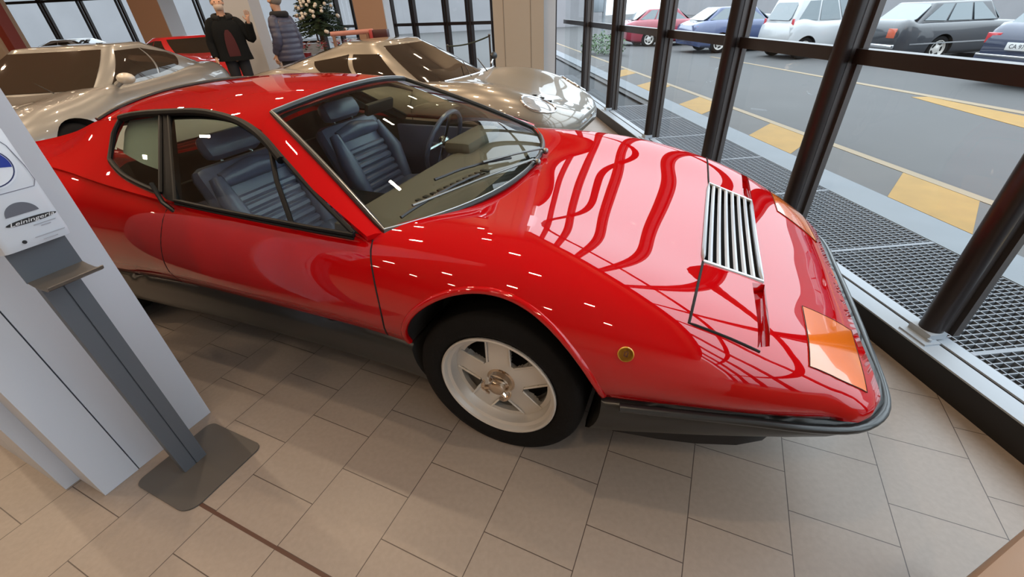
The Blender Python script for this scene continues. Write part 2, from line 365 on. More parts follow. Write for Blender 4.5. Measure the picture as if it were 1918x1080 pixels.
M_carpet = mat('dark_interior_trim', (0.012, 0.011, 0.011), 0.85)
M_trimpale = mat('pale_perforated_trim', (0.36, 0.42, 0.36), 0.7)
M_frame = mat('frame_black', (.006, .006, .0065), .5, spec=.15)
M_glass = glass_mat('car_glass', (0.80, 0.84, 0.82), 1.52, 1.0)
M_amber = mat('amber_lens', (0.85, 0.17, 0.005), 0.15, coat=1.0, coat_r=0.01, coat_ior=1.8)

def ncs(x, y, t):
    """natural cubic spline through (x, y) sampled at t"""
    x = np.asarray(x, float); y = np.asarray(y, float); n = len(x); h = np.diff(x)
    A_ = np.zeros((n, n)); r = np.zeros(n); A_[0, 0] = A_[-1, -1] = 1
    for i in range(1, n - 1): A_[i, i - 1] = h[i - 1]; A_[i, i] = 2 * (h[i - 1] + h[i]); A_[i, i + 1] = h[i]; r[i] = 6 * ((y[i + 1] - y[i]) / h[i] - (y[i] - y[i - 1]) / h[i - 1])
    M_ = np.linalg.solve(A_, r); t = np.asarray(t, float); i = np.clip(np.searchsorted(x, t) - 1, 0, n - 2); a = x[i + 1] - t; b = t - x[i]; hh = h[i]
    return M_[i] * a**3 / (6 * hh) + M_[i + 1] * b**3 / (6 * hh) + (y[i] / hh - M_[i] * hh / 6) * a + (y[i + 1] / hh - M_[i + 1] * hh / 6) * b
def gsm(t, v, sig):
    """gaussian fairing along t, ends held by odd reflection"""
    t2 = np.r_[2 * t[0] - t[::-1][:-1], t, 2 * t[-1] - t[::-1][1:]]; v2 = np.r_[2 * v[0] - v[::-1][:-1], v, 2 * v[-1] - v[::-1][1:]]
    K_ = np.exp(-.5 * ((t[:, None] - t2[None]) / sig) ** 2) * np.gradient(t2)[None]
    return (K_ @ v2) / K_.sum(1)
def section_rows(T, nx, fair=0.0):
    xs = np.array([r[0] for r in T])[::-1]; K = len(T[0]) - 1
    arr = np.array([[c for p in r[1:] for c in p] for r in T])[::-1]
    X = np.unique(np.concatenate([np.linspace(xs[0], xs[-1], nx), xs[[0, 1, -2, -1]]]))
    X = X[np.r_[True, np.diff(X) > 0.004]]
    if fair:
        C_ = np.stack([ncs(xs, arr[:, k], X) for k in range(2 * K)], 1)
        Cs = np.stack([gsm(X, C_[:, k], fair) for k in range(2 * K)], 1)
        wgt = np.clip((xs[-1] - .10 - X) / .15, 0, 1)[:, None]; C_ = C_ * (1 - wgt) + Cs * wgt      # the sharp nose keeps its own shape
    else: C_ = np.stack([[pchip(xs, arr[:, k], x) for x in X] for k in range(2 * K)], 1)
    return [(x, C_[i].reshape(K, 2)) for i, x in enumerate(X)]
def shell_mesh(T, nx=110, npr=30, fair=0.0, fp=0.0):
    """closed solid from half cross-sections (centre line first, lower edge last)"""
    rows = section_rows(T, nx, fair); G = []
    for x, P in rows:
        h = crom(P, npr); h[0, 0] = 0
        if fp:
            d_ = np.linspace(0, 1, npr); hm = np.r_[h[:0:-1] * [-1, 1], h]; dm = np.r_[-d_[:0:-1], d_]
            hs = np.stack([gsm(dm, hm[:, 0], fp), gsm(dm, hm[:, 1], fp)], 1)[npr - 1:]; wq = np.clip((.86 - d_) / .12, 0, 1)[:, None]; h = hs * wq + h * (1 - wq); h[0, 0] = 0
        ring = [(x, -y, z) for y, z in h[::-1]] + [(x, y, z) for y, z in h[1:]]
        G.append(ring)
    b = MB().grid(G); n = len(G[0]); N = len(G)
    b.f += [tuple(range(n)), tuple((N - 1) * n + k for k in range(n))[::-1]]
    b.f += [(i * n, (i + 1) * n, (i + 1) * n + n - 1, i * n + n - 1) for i in range(N - 1)]
    return b
def cutter(mb, m):
    me = bpy.data.meshes.new('cutter'); me.from_pydata([tuple(map(float, v)) for v in mb.v], [], mb.f); me.update()
    bm = bmesh.new(); bm.from_mesh(me); bmesh.ops.remove_doubles(bm, verts=bm.verts, dist=1e-6); bmesh.ops.recalc_face_normals(bm, faces=bm.faces); bm.to_mesh(me); bm.free()
    me.materials.append(m); o = bpy.data.objects.new('cutter', me); link(o); return o
def cyl_y(x, z, r, y0, y1, n=72):
    M = Matrix.Translation((x, y0, z)) @ Matrix.Rotation(-PI / 2, 4, 'X')
    return MB().lathe([(r, 0), (r, y1 - y0)], n, M)

CAR_LOC = (0.2699, 1.7997, 0.0); CAR_RZ = -0.4203
car = thing('sports_car', 'low red wedge shaped sports car with black sills nearest the camera', 'car', CAR_LOC, CAR_RZ)

RED = [
 (1.115, (0, .450), (.30, .450), (.49, .449), (.56, .445), (.585, .438), (.592, .428), (.590, .42)),
 (1.08, (0, .477), (.30, .477), (.55, .474), (.625, .464), (.653, .448), (.660, .432), (.658, .42)),
 (1.00, (0, .527), (.30, .529), (.60, .527), (.668, .508), (.700, .477), (.704, .446), (.700, .42)),
 (0.90, (0, .580), (.30, .584), (.63, .590), (.705, .572), (.742, .530), (.746, .470), (.730, .42)),
 (0.76, (0, .632), (.36, .638), (.68, .655), (.755, .638), (.800, .578), (.803, .490), (.760, .42)),
 (0.56, (0, .684), (.386, .692), (.69, .722), (.785, .702), (.845, .622), (.850, .510), (.800, .42)),
 (0.35, (0, .726), (.36, .737), (.69, .776), (.800, .750), (.873, .652), (.882, .520), (.840, .42)),
 (0.15, (0, .757), (.36, .768), (.685, .810), (.800, .783), (.882, .672), (.890, .530), (.860, .42)),
 (0.00, (0, .775), (.36, .785), (.685, .824), (.800, .797), (.882, .682), (.888, .530), (.860, .42)),
 (-.20, (0, .790), (.38, .795), (.690, .830), (.800, .806), (.878, .684), (.878, .530), (.838, .42)),
 (-.40, (0, .798), (.40, .800), (.700, .826), (.800, .812), (.872, .676), (.866, .530), (.815, .42)),
 (-.70, (0, .798), (.40, .800), (.700, .824), (.800, .818), (.868, .674), (.862, .530), (.807, .42)),
 (-1.1, (0, .798), (.40, .802), (.700, .830), (.800, .826), (.870, .680), (.864, .530), (.807, .42)),
 (-1.5, (0, .81), (.40, .815), (.700, .845), (.800, .838), (.878, .690), (.870, .530), (.810, .42)),
 (-1.8, (0, .83), (.40, .840), (.690, .876), (.795, .864), (.888, .700), (.880, .535), (.825, .42)),
 (-2.1, (0, .85), (.40, .862), (.665, .913), (.785, .896), (.900, .716), (.897, .545), (.850, .42)),
 (-2.5, (0, .865), (.40, .876), (.655, .935), (.780, .913), (.913, .726), (.910, .550), (.870, .42)),
 (-2.9, (0, .868), (.40, .876), (.645, .921), (.765, .900), (.902, .720), (.898, .545), (.852, .42)),
 (-3.2, (0, .856), (.40, .862), (.635, .890), (.745, .868), (.868, .700), (.860, .535), (.828, .42)),
 (-3.33, (0, .842), (.40, .846), (.62, .866), (.720, .845), (.830, .690), (.822, .530), (.800, .42)),
]
body = shell_mesh(RED, 130, 44, .10, .06).build('body_shell', M_red, car, 50)
SRC = body.data.copy()
BVH = BVHTree.FromPolygons([v.co.copy() for v in SRC.vertices], [tuple(p.vertices) for p in SRC.polygons])
def top(x, y, off=0.0):
    h = BVH.ray_cast(Vector((x, y, 2)), Vector((0, 0, -1))); return h[0] + h[1].normalized() * off * (1 if h[1].z > 0 else -1)
def side(x, z, s=-1, off=0.0):
    h = BVH.ray_cast(Vector((x, 2 * s, z)), Vector((0, -s, 0))); n = h[1].normalized(); n = n if n.y * s > 0 else -n
    return h[0] + n * off
# cockpit opening, wheel arches, grille recess, slots ahead of the lamp covers
FOOT = [(-.205, 0), (-.215, .2), (-.255, .40), (-.325, .57), (-.415, .715), (-.50, .765), (-.80, .775), (-1.2, .775), (-1.5, .77), (-1.75, .735), (-1.90, .695), (-1.98, .60), (-2.02, .45), (-2.02, 0)]
foot = FOOT + [(x, -y) for x, y in FOOT[-2:0:-1]]
cuts = [cutter(MB().prism(foot, 0.30, 1.4), M_void)]
ARF = (0.012, 0.376, 0.352); ARR = (-2.50, 0.40, 0.375)
for s in (-1, 1):
    for a in (ARF, ARR):
        y0, y1 = (0.42, 1.2) if s > 0 else (-1.2, -0.42)
        cuts.append(cutter(cyl_y(a[0], a[1], a[2], y0, y1), M_void))
GRR, GRF = .585, .777
gp_ = [(GRR - .0, .386), (GRF, .362), (GRF, -.362), (GRR, -.386)]
cuts.append(cutter(MB().prism(gp_, 0.56, 0.9), M_void))
for s in (-1, 1):
    q = [(.740, s * .728), (.772, s * .705), (.784, s * .374), (.742, s * .400)]
    cuts.append(cutter(MB().prism(q if s > 0 else q[::-1], 0.60, 0.9), M_red))
boolean(body, cuts); keep_normals(body, SRC)

# lower black half: bumper, sills, valance
LOW = []
for x, yb, zb in [(1.150, .500, .350), (1.138, .575, .342), (1.105, .630, .330), (1.05, .682, .312), (.944, .722, .285), (.767, .760, .245), (.551, .806, .215), (.383, .836, .190), (.0, .860, .165), (-.4, .818, .165), (-.7, .806, .165), (-1.1, .806, .165), (-1.5, .808, .165), (-2.0, .84, .17), (-2.5, .868, .19), (-2.9, .85, .22), (-3.2, .828, .26), (-3.38, .79, .30)]:
    d = .004 if x < .3 else 0
    LOW.append((x, (0, .410), (yb * .6, .410), (yb - .012 - d, .409), (yb - d, .400), (yb + .002 - d, .385), (yb - .014, (.385 + zb) / 2), (yb - .055, zb + .012), (yb - .10, zb)))
lower = shell_mesh(LOW, 90, 30).build('lower_body', M_lower, car, 50); LSRC = lower.data.copy()
cuts = []
for s in (-1, 1):
    for a in (ARF, ARR):
        y0, y1 = (0.42, 1.2) if s > 0 else (-1.2, -0.42)
        cuts.append(cutter(cyl_y(a[0], a[1], a[2], y0, y1), M_void))
boolean(lower, cuts); keep_normals(lower, LSRC)
# groove filler between the halves and the lip spoiler under the nose
sp = MB(); G = []
for x, y, z0 in [(.40, .735, .150), (.55, .715, .150), (.67, .690, .150), (.80, .65, .152), (.88, .605, .158), (.93, .54, .168), (.95, .40, .172), (.955, 0, .172)]:
    G.append((x, y, z0))
ring = [(x, -y, z) for x, y, z in G] + [(x, y, z) for x, y, z in G[-2::-1]]
sp.grid([[(x, y, z), (x * .985, y * .985, z + .13), (x * .955 - .01, y * .95, z + .13), (x * .965 - .01, y * .96, z), (x, y, z)] for x, y, z in ring])
sp.build('lip_spoiler', mat('spoiler_black', (0.010, 0.010, 0.011), 0.55), car)
# bumper lip that stands a little proud of the red nose
bl = []
for x, y in [(.42, .838), (.60, .800), (.767, .764), (.944, .727), (1.05, .688), (1.105, .640), (1.142, .580), (1.158, .50), (1.164, .25), (1.166, 0)]: bl.append((x, y))
bl = [(x, -y) for x, y in bl] + [(x, y) for x, y in bl[-2::-1]]
bp_ = crom([(x, y, .394) for x, y in bl], 90)
MB().tube(bp_, .014, 10, flat=1.0).build('front_bumper', mat('bumper_black', (0.020, 0.024, 0.026), 0.30, coat=.4, coat_r=.15), car)

# ---------------------------------------------------------------- greenhouse curves (right-hand side, y given positive)
def wsB(s): a = abs(s); return np.array([-.195 - .225 * a**2.4, .735 * s, .797 + .012 * a])
def wsT(s): a = abs(s); return np.array([-1.02 - .07 * a**2, .462 * s, 1.150 - .044 * a**2])
def wsurf(s, t, off=0.0):
    p = wsB(s) * (1 - t) + wsT(s) * t; k = 4 * t * (1 - t) * (1 - .5 * s * s)
    return p + np.array([.35, 0, .9]) * (.022 * k + off)
nS, nT = 33, 16
ws = MB().grid([[wsurf(lerp(-1, 1, i / (nS - 1)), j / (nT - 1)) for j in range(nT)] for i in range(nS)])
wsc = ws.build('windscreen', M_glass, car, 60, thick=.004)
edge = [wsurf(s, 0, .004) for s in np.linspace(-1, 1, 25)] + [wsurf(1, t, .004) for t in np.linspace(.06, 1, 16)] + [wsurf(s, 1, .004) for s in np.linspace(.9, -1, 21)] + [wsurf(-1, t, .004) for t in np.linspace(.95, .06, 15)]
MB().tube(edge, .0115, 8, closed=True).build('windscreen_seal', mat('rubber_seal', (0.012, 0.014, 0.014), .4), wsc)
MB().tube([np.array(p) + [0.0, 0, .010] for p in edge], .003, 6, closed=True).build('windscreen_trim', mat('satin_trim', (.35, .36, .37), .3, .9), wsc)

R0 = [(-1.02, 0, 1.150), (-1.037, .25, 1.139), (-1.09, .462, 1.106), (-1.068, .552, 1.066)]
ROOF = [R0,
 [(-1.2, 0, 1.166), (-1.2, .25, 1.156), (-1.2, .46, 1.121), (-1.185, .538, 1.094)],
 [(-1.4, 0, 1.176), (-1.4, .25, 1.165), (-1.4, .455, 1.130), (-1.40, .516, 1.116)],
 [(-1.65, 0, 1.174), (-1.65, .25, 1.163), (-1.65, .455, 1.126), (-1.66, .522, 1.108)],
 [(-1.9, 0, 1.160), (-1.9, .25, 1.150), (-1.9, .46, 1.112), (-1.90, .545, 1.086)],
 [(-2.10, 0, 1.140), (-2.10, .25, 1.130), (-2.10, .47, 1.092), (-2.10, .565, 1.062)]]
def bil(Gc, nu, nv):
    A_ = np.array(Gc, float); U_ = np.linspace(0, 1, len(A_)); out = []
    cols = [np.array([[pchip(U_, A_[:, j, k], u) for k in range(3)] for u in np.linspace(0, 1, nu)]) for j in range(A_.shape[1])]
    for i in range(nu): out.append(crom([c[i] for c in cols], nv))
    return np.array(out)
rg = bil(ROOF, 26, 16)
rf = MB(); full = [[p * [1, -1, 1] for p in row[::-1]] + [p for p in row[1:]] for row in rg]; rf.grid(full)
roof = rf.build('roof_panel', M_red, car, 60, thick=.02)
def mir(P, s): return [np.array(p) * [1, s, 1] for p in P]
PIL_I = crom([(-1.09, .462, 1.106), (-.75, .603, .963), (-.42, .733, .808)], 18)
PIL_O = crom([(-1.068, .552, 1.066), (-.97, .612, 1.018), (-.72, .708, .925), (-.44, .797, .822)], 18)
DG_B = crom([(-.482, .804, .822), (-.65, .806, .824), (-.80, .805, .826), (-1.0, .802, .828), (-1.2, .798, .831), (-1.371, .794, .836)], 24)
DG_T = crom([(-.487, .800, .826), (-.70, .715, .905), (-.88, .640, .982), (-1.006, .584, 1.030), (-1.10, .552, 1.060), (-1.20, .527, 1.082), (-1.40, .502, 1.103), (-1.65, .509, 1.096)], 24)
QW_B = crom([(-1.478, .776, .850), (-1.60, .764, .864), (-1.755, .739, .887), (-1.86, .708, .915), (-1.905, .690, .930)], 16)
QW_T = crom([(-1.700, .516, 1.092), (-1.78, .521, 1.089), (-1.88, .530, 1.082), (-1.945, .540, 1.074), (-1.962, .60, 1.015)], 16)
CP_T = crom([(-1.40, .792, .838), (-1.478, .778, .848), (-1.755, .741, .884), (-1.885, .700, .922), (-1.938, .660, .962), (-1.960, .600, 1.02), (-1.968, .545, 1.075), (-2.09, .560, 1.066), (-2.32, .585, 1.005), (-2.65, .62, .950), (-2.95, .65, .918)], 60)
CP_B = crom([(-1.40, .800, .829), (-1.53, .800, .838), (-1.82, .795, .862), (-1.98, .790, .880), (-2.06, .785, .888), (-2.13, .782, .894), (-2.19, .780, .898), (-2.30, .778, .903), (-2.48, .765, .909), (-2.75, .72, .914), (-2.97, .655, .915)], 60)
for s in (-1, 1):
    P1, P2 = mir(PIL_I, s), mir(PIL_O, s)
    MB().grid([[P1[i], (P1[i] + P2[i]) / 2 + np.array([.004, s * .007, .008]), P2[i]] for i in range(len(P1))]).build('windscreen_pillar', M_red, car, 60, thick=.022)
    a, b = mir(CP_T, s), mir(CP_B, s)
    MB().grid([[a[i] * (1 - t) + b[i] * t + np.array([0, -s * .022, -.010]) * 4 * t * (1 - t) * min(1, max(0, (i - 18) / 20)) for t in np.linspace(0, 1, 10)] for i in range(60)]).build('rear_quarter_panel', M_red, car, 60, thick=.02)
    a, b = mir(DG_B, s), mir(DG_T, s)
    dg = MB().grid([[a[i] * (1 - t) + b[i] * t + np.array([0, s * .012, .006]) * 4 * t * (1 - t) * (i / 23) for t in np.linspace(0, 1, 9)] for i in range(24)]).build('door_window', M_glass, car, 60, thick=.004)
    fr = [p + np.array([0, s * .004, .004]) for p in list(a) + list(b)[::-1]]
    MB().tube(fr, .0085, 8, closed=True).build('window_frame', M_frame, dg)
    # vent bar
    q0 = np.array([-.753, s * .806, .826]); q1 = np.array([-1.006, s * .586, 1.030])
    MB().tube([q0, (q0 + q1) / 2 + [0, s * .012, .006], q1], .009, 8).build('vent_bar', M_frame, dg)
    tb = [p + np.array([0, s * .010, -.006]) for p in a]; MB().tube(tb, .005, 6).build('sill_trim', M_frame, dg)
    a, b = mir(QW_B, s), mir(QW_T, s)
    qw = MB().grid([[a[i] * (1 - t) + b[i] * t for t in np.linspace(0, 1, 8)] for i in range(16)]).build('quarter_window', M_glass, car, 60, thick=.004)
    MB().tube([p + np.array([0, s * .003, .003]) for p in list(a) + list(b)[::-1]], .010, 8, closed=True).build('window_frame', M_frame, qw)
    MB().tube([p + np.array([-.006, s * .008, -.004]) for p in a], .0045, 6).build('bright_trim', M_chrome, qw)
    MB().grid([[(a[i] * (1 - t) + b[i] * t) * [1, .93, 1] + [0, -s * .0, 0] for t in np.linspace(.18, 1, 6)] for i in range(16)]).build('quarter_trim', M_trimpale, car, 60, thick=.006)
    # door pillar, drip rail, handle
    b0, b1 = np.array([-1.371, s * .794, .836]), np.array([-1.478, s * .778, .848]); t0, t1 = np.array([-1.65, s * .509, 1.096]), np.array([-1.70, s * .516, 1.092])
    bo = np.array([0, s * .010, .006]); MB().grid([[lerp(b0, t0, t), lerp(lerp(b0, b1, .5), lerp(t0, t1, .5), t) + bo, lerp(b1, t1, t)] for t in np.linspace(-.02, 1.02, 12)]).build('door_pillar', M_frame, car, 30, thick=.03)
    dr = [np.array(p) * [1, s, 1] for p in crom([(-.90, .645, .990), (-1.02, .592, 1.044), (-1.12, .556, 1.072), (-1.22, .532, 1.092), (-1.42, .511, 1.110), (-1.66, .517, 1.103), (-1.85, .533, 1.090), (-1.955, .548, 1.074)], 40)]
    MB().tube(dr, .016, 8, flat=1.0).build('drip_rail', M_frame, car)
    h0 = np.array([-1.44, s * .792, .842]); hd = MB(); hd.tube([h0 + [.045, s * .012, -.055], h0 + [.01, s * .022, -.01], h0 + [-.045, s * .0, .055]], .009, 8); hd.build('door_handle', mat('dark_steel', (.05, .055, .055), .3, .9), car)
# rear window wall, engine cover and roof tail strip
rw = MB(); rw.grid([[(-2.03, y, z) for z in (.84, 1.11)] for y in (-.5, 0, .5)]); rw.build('rear_window', M_glass, car, thick=.004)
rt = [p + np.array([-.012, 0, .004]) for p in full[-1]]; MB().tube(rt, .014, 8, flat=.7).build('roof_spoiler', M_black, car)
ec = MB()
for k in range(12): ec.box((-2.12 - .065 * k, 0, .892), (.05, .95, .012), Matrix.Rotation(.25, 3, 'Y'))
ec.build('engine_cover', mat('grey_engine_cover', (.20, .205, .20), .4, .2), car, 0)

# shut lines: thin dark gaps lying in the skin
def gap(pts, r=.0032, parent=None, m=None, name='shut_line'): return MB().tube(pts, r, 6).build(name, m or M_void, parent or body)
for s in (-1, 1):
    P = [side(-.437 + .055 * math.sin(PI * t) - .005 * t, lerp(.800, .425, t), s) for t in np.linspace(0, 1, 18)]; gap(P)
    P = [side(lerp(-1.435, -1.60, t**1.6), lerp(.828, .425, t), s) for t in np.linspace(0, 1, 14)]; gap(P, .0018)
    P = [top(lerp(GRR, .56, t), s * lerp(.386, .758, t)) for t in np.linspace(0, 1, 14)] + [top(lerp(.56, .746, t), s * lerp(.758, .737, t)) for t in np.linspace(.08, 1, 10)]
    gap(P, .0042, name='lamp_cover_gap')
# red lamp covers are part of the skin; radiator grille
grl = MB(); zf = lambda x, y: top(x, y).z
fr_ = [top(GRR, y, .0) for y in np.linspace(-.386, .386, 16)] + [top(GRF, y, .0) for y in np.linspace(.362, -.362, 16)]
grl.tube(fr_, .0085, 8, closed=True); grille = grl.build('radiator_grille', mat('grille_frame', (.55, .56, .58), .3, .8), car)
for k in range(6):
    t = (k + .5) / 6; x = lerp(GRR + .012, GRF - .012, t); ym = lerp(.380, .358, t)
    b = MB(); G = []
    for y in np.linspace(-ym, ym, 18):
        p = top(x, y); G.append([p + Vector((-.0095, 0, .001)), p + Vector((-.003, 0, .005)), p + Vector((.004, 0, .002)), p + Vector((.007, 0, -.010)), p + Vector((.005, 0, -.018))])
    b.grid(G); b.build('grille_slat', mat('pale_slat', (.58, .61, .66), .35, .5), grille, 50, thick=.003)
bk = MB().box((lerp(GRR, GRF, .5), 0, .60), (.19, .72, .01)); bk.build('radiator', M_void, grille, 0)

for s in (-1, 1):
    for (cx, cz, r_) in (ARF, ARR):
        z0 = .425; a0 = math.asin((z0 - cz) / (r_ + .006)); P = []
        for a in np.linspace(a0, PI - a0, 48):
            x, z = cx + (r_ + .006) * math.cos(a), cz + (r_ + .006) * math.sin(a); P.append(side(x, max(z, .4225), s, -.004))
        MB().tube(P, .012, 10).build('wheel_arch_lip', M_red, body)
# amber indicator lenses let into the nose corners
for s in (-1, 1):
    A_, B_, C_, D_ = (.900, .395), (1.078, .330), (1.056, .630), (.882, .688)
    G = [[top(*(lerp(lerp(A_[k], B_[k], u), lerp(D_[k], C_[k], u), v) * (1 if k == 0 else s) for k in (0, 1)), off=.0022) for u in np.linspace(0, 1, 12)] for v in np.linspace(0, 1, 12)]
    ln = MB().grid(G).build('turn_signal', M_amber, car, 60, thick=.004)
    bd = [r for r in [G[0][i] for i in range(12)] + [G[j][11] for j in range(1, 12)] + [G[11][i] for i in range(10, -1, -1)] + [G[j][0] for j in range(10, 0, -1)]]
    MB().tube(bd, .0013, 6, closed=True).build('lens_gap', M_void, ln)
    # enamel badge on the front wing
    c = side(.418, .630, s, .001); M = Matrix.Translation(c) @ Matrix.Rotation(s * -PI / 2, 4, 'X') @ Matrix.Scale(-1 if s < 0 else 1, 4, (0, 0, 1))
    nrm = (side(.418, .63, s, 1) - side(.418, .63, s, 0)).normalized(); q = Vector((0, 0, 1)).rotation_difference(nrm).to_matrix().to_4x4(); M = Matrix.Translation(c) @ q
    bg_ = MB().lathe([(0.0, .003), (.020, .003), (.022, .0)], 24, M).build('wing_badge', mat('yellow_enamel', (.62, .36, .03), .3, coat=1), car)
    MB().lathe([(.0185, .0034), (.0195, .0038), (.0205, .0034)], 24, M).build('badge_rim', mat('old_gold', (.45, .22, .03), .3, .8), bg_)
    mk = MB(); Mi = M
    for (x, y, sx_, sy_) in [(-.004, .003, .004, .012), (.004, .001, .004, .014), (0, -.004, .010, .004), (0.001, .009, .006, .004)]: mk.box(Mi @ Vector((x, y, .0035)), (.0012, .0012, .0012)); mk.v[-8:] = [Mi @ Vector((x + dx * sx_ / 2, y + dy * sy_ / 2, .003 + dz * .001)) for dx in (-1, 1) for dy in (-1, 1) for dz in (0, 1)]
    mk.build('badge_emblem', mat('badge_dark', (.10, .03, .01), .4), bg_, 0)

# wipers
for (p0, p1, b0, b1) in [((-.165, .30), (-.40, -.02), (-.37, .05), (-.46, -.25)), ((-.17, .22), (-.36, -.42), (-.35, -.30), (-.38, -.66))]: pass
def on_ws(x, y, off):
    best = None
    for t in np.linspace(0, 1, 401):
        s = y / (wsB(1)[1] * (1 - t) + wsT(1)[1] * t)
        p = wsurf(s, t, off); d = abs(p[0] - x)
        if best is None or d < best[0]: best = (d, p)
    return best[1]
for piv, tip, bl0, bl1 in [((-.185, .27), (-.313, -.18), (-.27, .02), (-.40, -.42)), ((-.185, .10), (-.385, -.605), (-.30, -.25), (-.40, -.66))]:
    w_ = MB(); a = on_ws(*piv, .012); b = on_ws(*tip, .03); w_.tube([a + [.02, .01, .006], a + [0, 0, .018], lerp(a, b, .5) + [0, 0, .012], b], .0055, 8); w_.ball(a + [.02, .01, .004], .016, 10)
    wo_ = w_.build('wiper_arm', mat('wiper_steel', (.22, .22, .21), .3, .9), car)
    MB().tube([on_ws(lerp(bl0[0], bl1[0], t), lerp(bl0[1], bl1[1], t), .014) for t in np.linspace(0, 1, 14)], .006, 6).build('wiper_blade', M_black, wo_)

# ---------------------------------------------------------------- wheels
def wheel(parent, x, y, zc, rt, width, rr, side_, name='wheel'):
    R_ = Matrix.Rotation(-PI / 2 * side_, 4, 'X')     # local z -> outward
    e = bpy.data.objects.new(name, None); e.empty_display_size = .1; link(e, parent); e.location = (x, y, zc)
    h = width / 2
    MB().lathe([(rr - .008, h - .024), (rr + .004, h - .010), (rr + .022, h), (lerp(rr, rt, .6), h), (rt - .010, h - .007), (rt - .002, h - .020), (rt, h - .040), (rt, -h + .03), (rt - .02, -h + .005), (rr, -h)], 72, R_, cap=False).build('tyre', M_rubber, e, 50)
    rim = MB().lathe([(rr - .006, h - .014), (rr, h - .010), (rr, h - .003), (rr - .005, h), (rr - .011, h - .004), (rr - .015, h - .020), (rr - .026, h - .026), (rr - .030, h - .060), (rr - .036, h - .068), (rr - .040, h - .11), (rr - .040, -h + .01)], 72, R_, cap=False).build('rim', M_rim, e, 40)
    # star disc with five openings
    nA, rads = 150, np.array([.0, .030, .048, .062, .074, .086, .098, .110, .122, .134, .146, .158, .170, .183, rr - .032])
    zz = [h - .040, h - .040, h - .042, h - .045, h - .048, h - .050, h - .052, h - .054, h - .056, h - .058, h - .060, h - .061, h - .062, h - .062, h - .062]
    d = MB(); vv = []
    for r, z in zip(rads, zz):
        for k in range(nA): a = 2 * PI * k / nA; vv.append(R_ @ Vector((r * math.cos(a), r * math.sin(a), z)))
    ff = []
    for i in range(len(rads) - 1):
        rm = (rads[i] + rads[i + 1]) / 2
        for k in range(nA):
            a = ((k + .5) / nA * 360 + 36 + 14) % 72 - 36
            hw_ = 0 if rm < .088 or rm > .176 else lerp(9, 24, (rm - .088) / .088)
            if abs(a) < hw_: continue
            ff.append((i * nA + k, i * nA + (k + 1) % nA, (i + 1) * nA + (k + 1) % nA, (i + 1) * nA + k))
    d.add(vv, ff); d.build('star_spokes', M_rim, e, 30, thick=.022)
    # raised ribs along the spoke edges
    for k in range(5):
        for sg in (-1, 1):
            rb = MB()
            a0 = math.radians(72 * k - 14 + 36 - sg * 30.5 + 0); a1 = math.radians(72 * k - 14 + 36 - sg * 14)
            rb.tube([R_ @ Vector((.088 * math.cos(a0), .088 * math.sin(a0), h - .048)), R_ @ Vector((.180 * math.cos(a1), .180 * math.sin(a1), h - .060))], .004, 6); rb.build('spoke_rib', M_rim, e)
    sp_ = MB().lathe([(.056, h - .056), (.056, h - .044), (.046, h - .040), (.040, h - .025), (.030, h - .020), (.030, h - .002), (.024, h + .004), (.010, h + .006), (0, h + .006)], 36, R_)
    for k in range(3):
        a = math.radians(120 * k + 75); P_ = []
        for t in np.linspace(-.62, .62, 9): P_.append(R_ @ Vector((.052 * math.cos(a + t), .052 * math.sin(a + t), h - .012 + .010 * math.cos(t * 2))))
        sp_.tube(P_, .009, 8, flat=.7, rad=[.006, .008, .009, .010, .010, .010, .009, .008, .006])
        sp_.tube([R_ @ Vector((.02 * math.cos(a), .02 * math.sin(a), h - .01)), R_ @ Vector((.05 * math.cos(a), .05 * math.sin(a), h - .006))], .010, 8)
    sp_.build('spinner', M_spin, e, 40)
    MB().lathe([(0, -.02), (rr - .05, -.02), (rr - .05, -.04), (0, -.04)], 40, R_).build('brake_disc', mat('brake_iron', (.03, .028, .026), .5, .6), e)
    return e
for s in (-1, 1):
    wheel(car, -0.004, s * .716, .3060, .3110, .222, .2195, s)
    wheel(car, -2.50, s * .72, .322, .324, .25, .2235, s)

# ---------------------------------------------------------------- cabin
def seat(y):
    e = bpy.data.objects.new('seat', None); link(e, car); e.location = (0, y, 0)
    c = MB(); c.box((-1.02, 0, .475), (.56, .50, .13), Matrix.Rotation(-.12, 3, 'Y'), .05); c.build('seat_cushion', M_leather, e)
    ang = math.radians(24); R_ = Matrix.Rotation(-ang, 3, 'Y'); ax = Vector((-math.sin(ang), 0, math.cos(ang))); fw = Vector((math.cos(ang), 0, math.sin(ang))); base = Vector((-1.33, 0, .455))
    b = MB(); b.box(base + ax * .22, (.10, .50, .50), R_, .045)
    for sy in (-1, 1): b.tube([base + ax * .0 + fw * .05 + Vector((0, sy * .20, 0)), base + ax * .22 + fw * .07 + Vector((0, sy * .215, 0)), base + ax * .40 + fw * .05 + Vector((0, sy * .19, 0))], .05, 12, rad=[.045, .052, .03])
    b.tube([base + ax * .385 + fw * .045 + Vector((0, -.17, 0)), base + ax * .40 + fw * .05, base + ax * .385 + fw * .045 + Vector((0, .17, 0))], .05, 12, rad=[.035, .05, .035])
    b.build('seat_back', M_leather, e)
    rb = MB()
    for k in range(7): rb.tube([base + ax * (.02 + .044 * k) + fw * .052 + Vector((0, -.16, 0)), base + ax * (.02 + .044 * k) + fw * .058, base + ax * (.02 + .044 * k) + fw * .052 + Vector((0, .16, 0))], .020, 8)
    rb.build('ribbed_insert', M_leather, e)
    h = MB(); h.box(base + ax * .535 + fw * .01, (.09, .29, .115), R_, .04); hr = h.build('headrest', M_leather, e)
    for sy in (-.08, .08): MB().tube([base + ax * .44 + Vector((0, sy, 0)), base + ax * .52 + Vector((0, sy, 0))], .007, 8).build('headrest_post', M_chrome, e)
for y in (-.375, .375): seat(y)
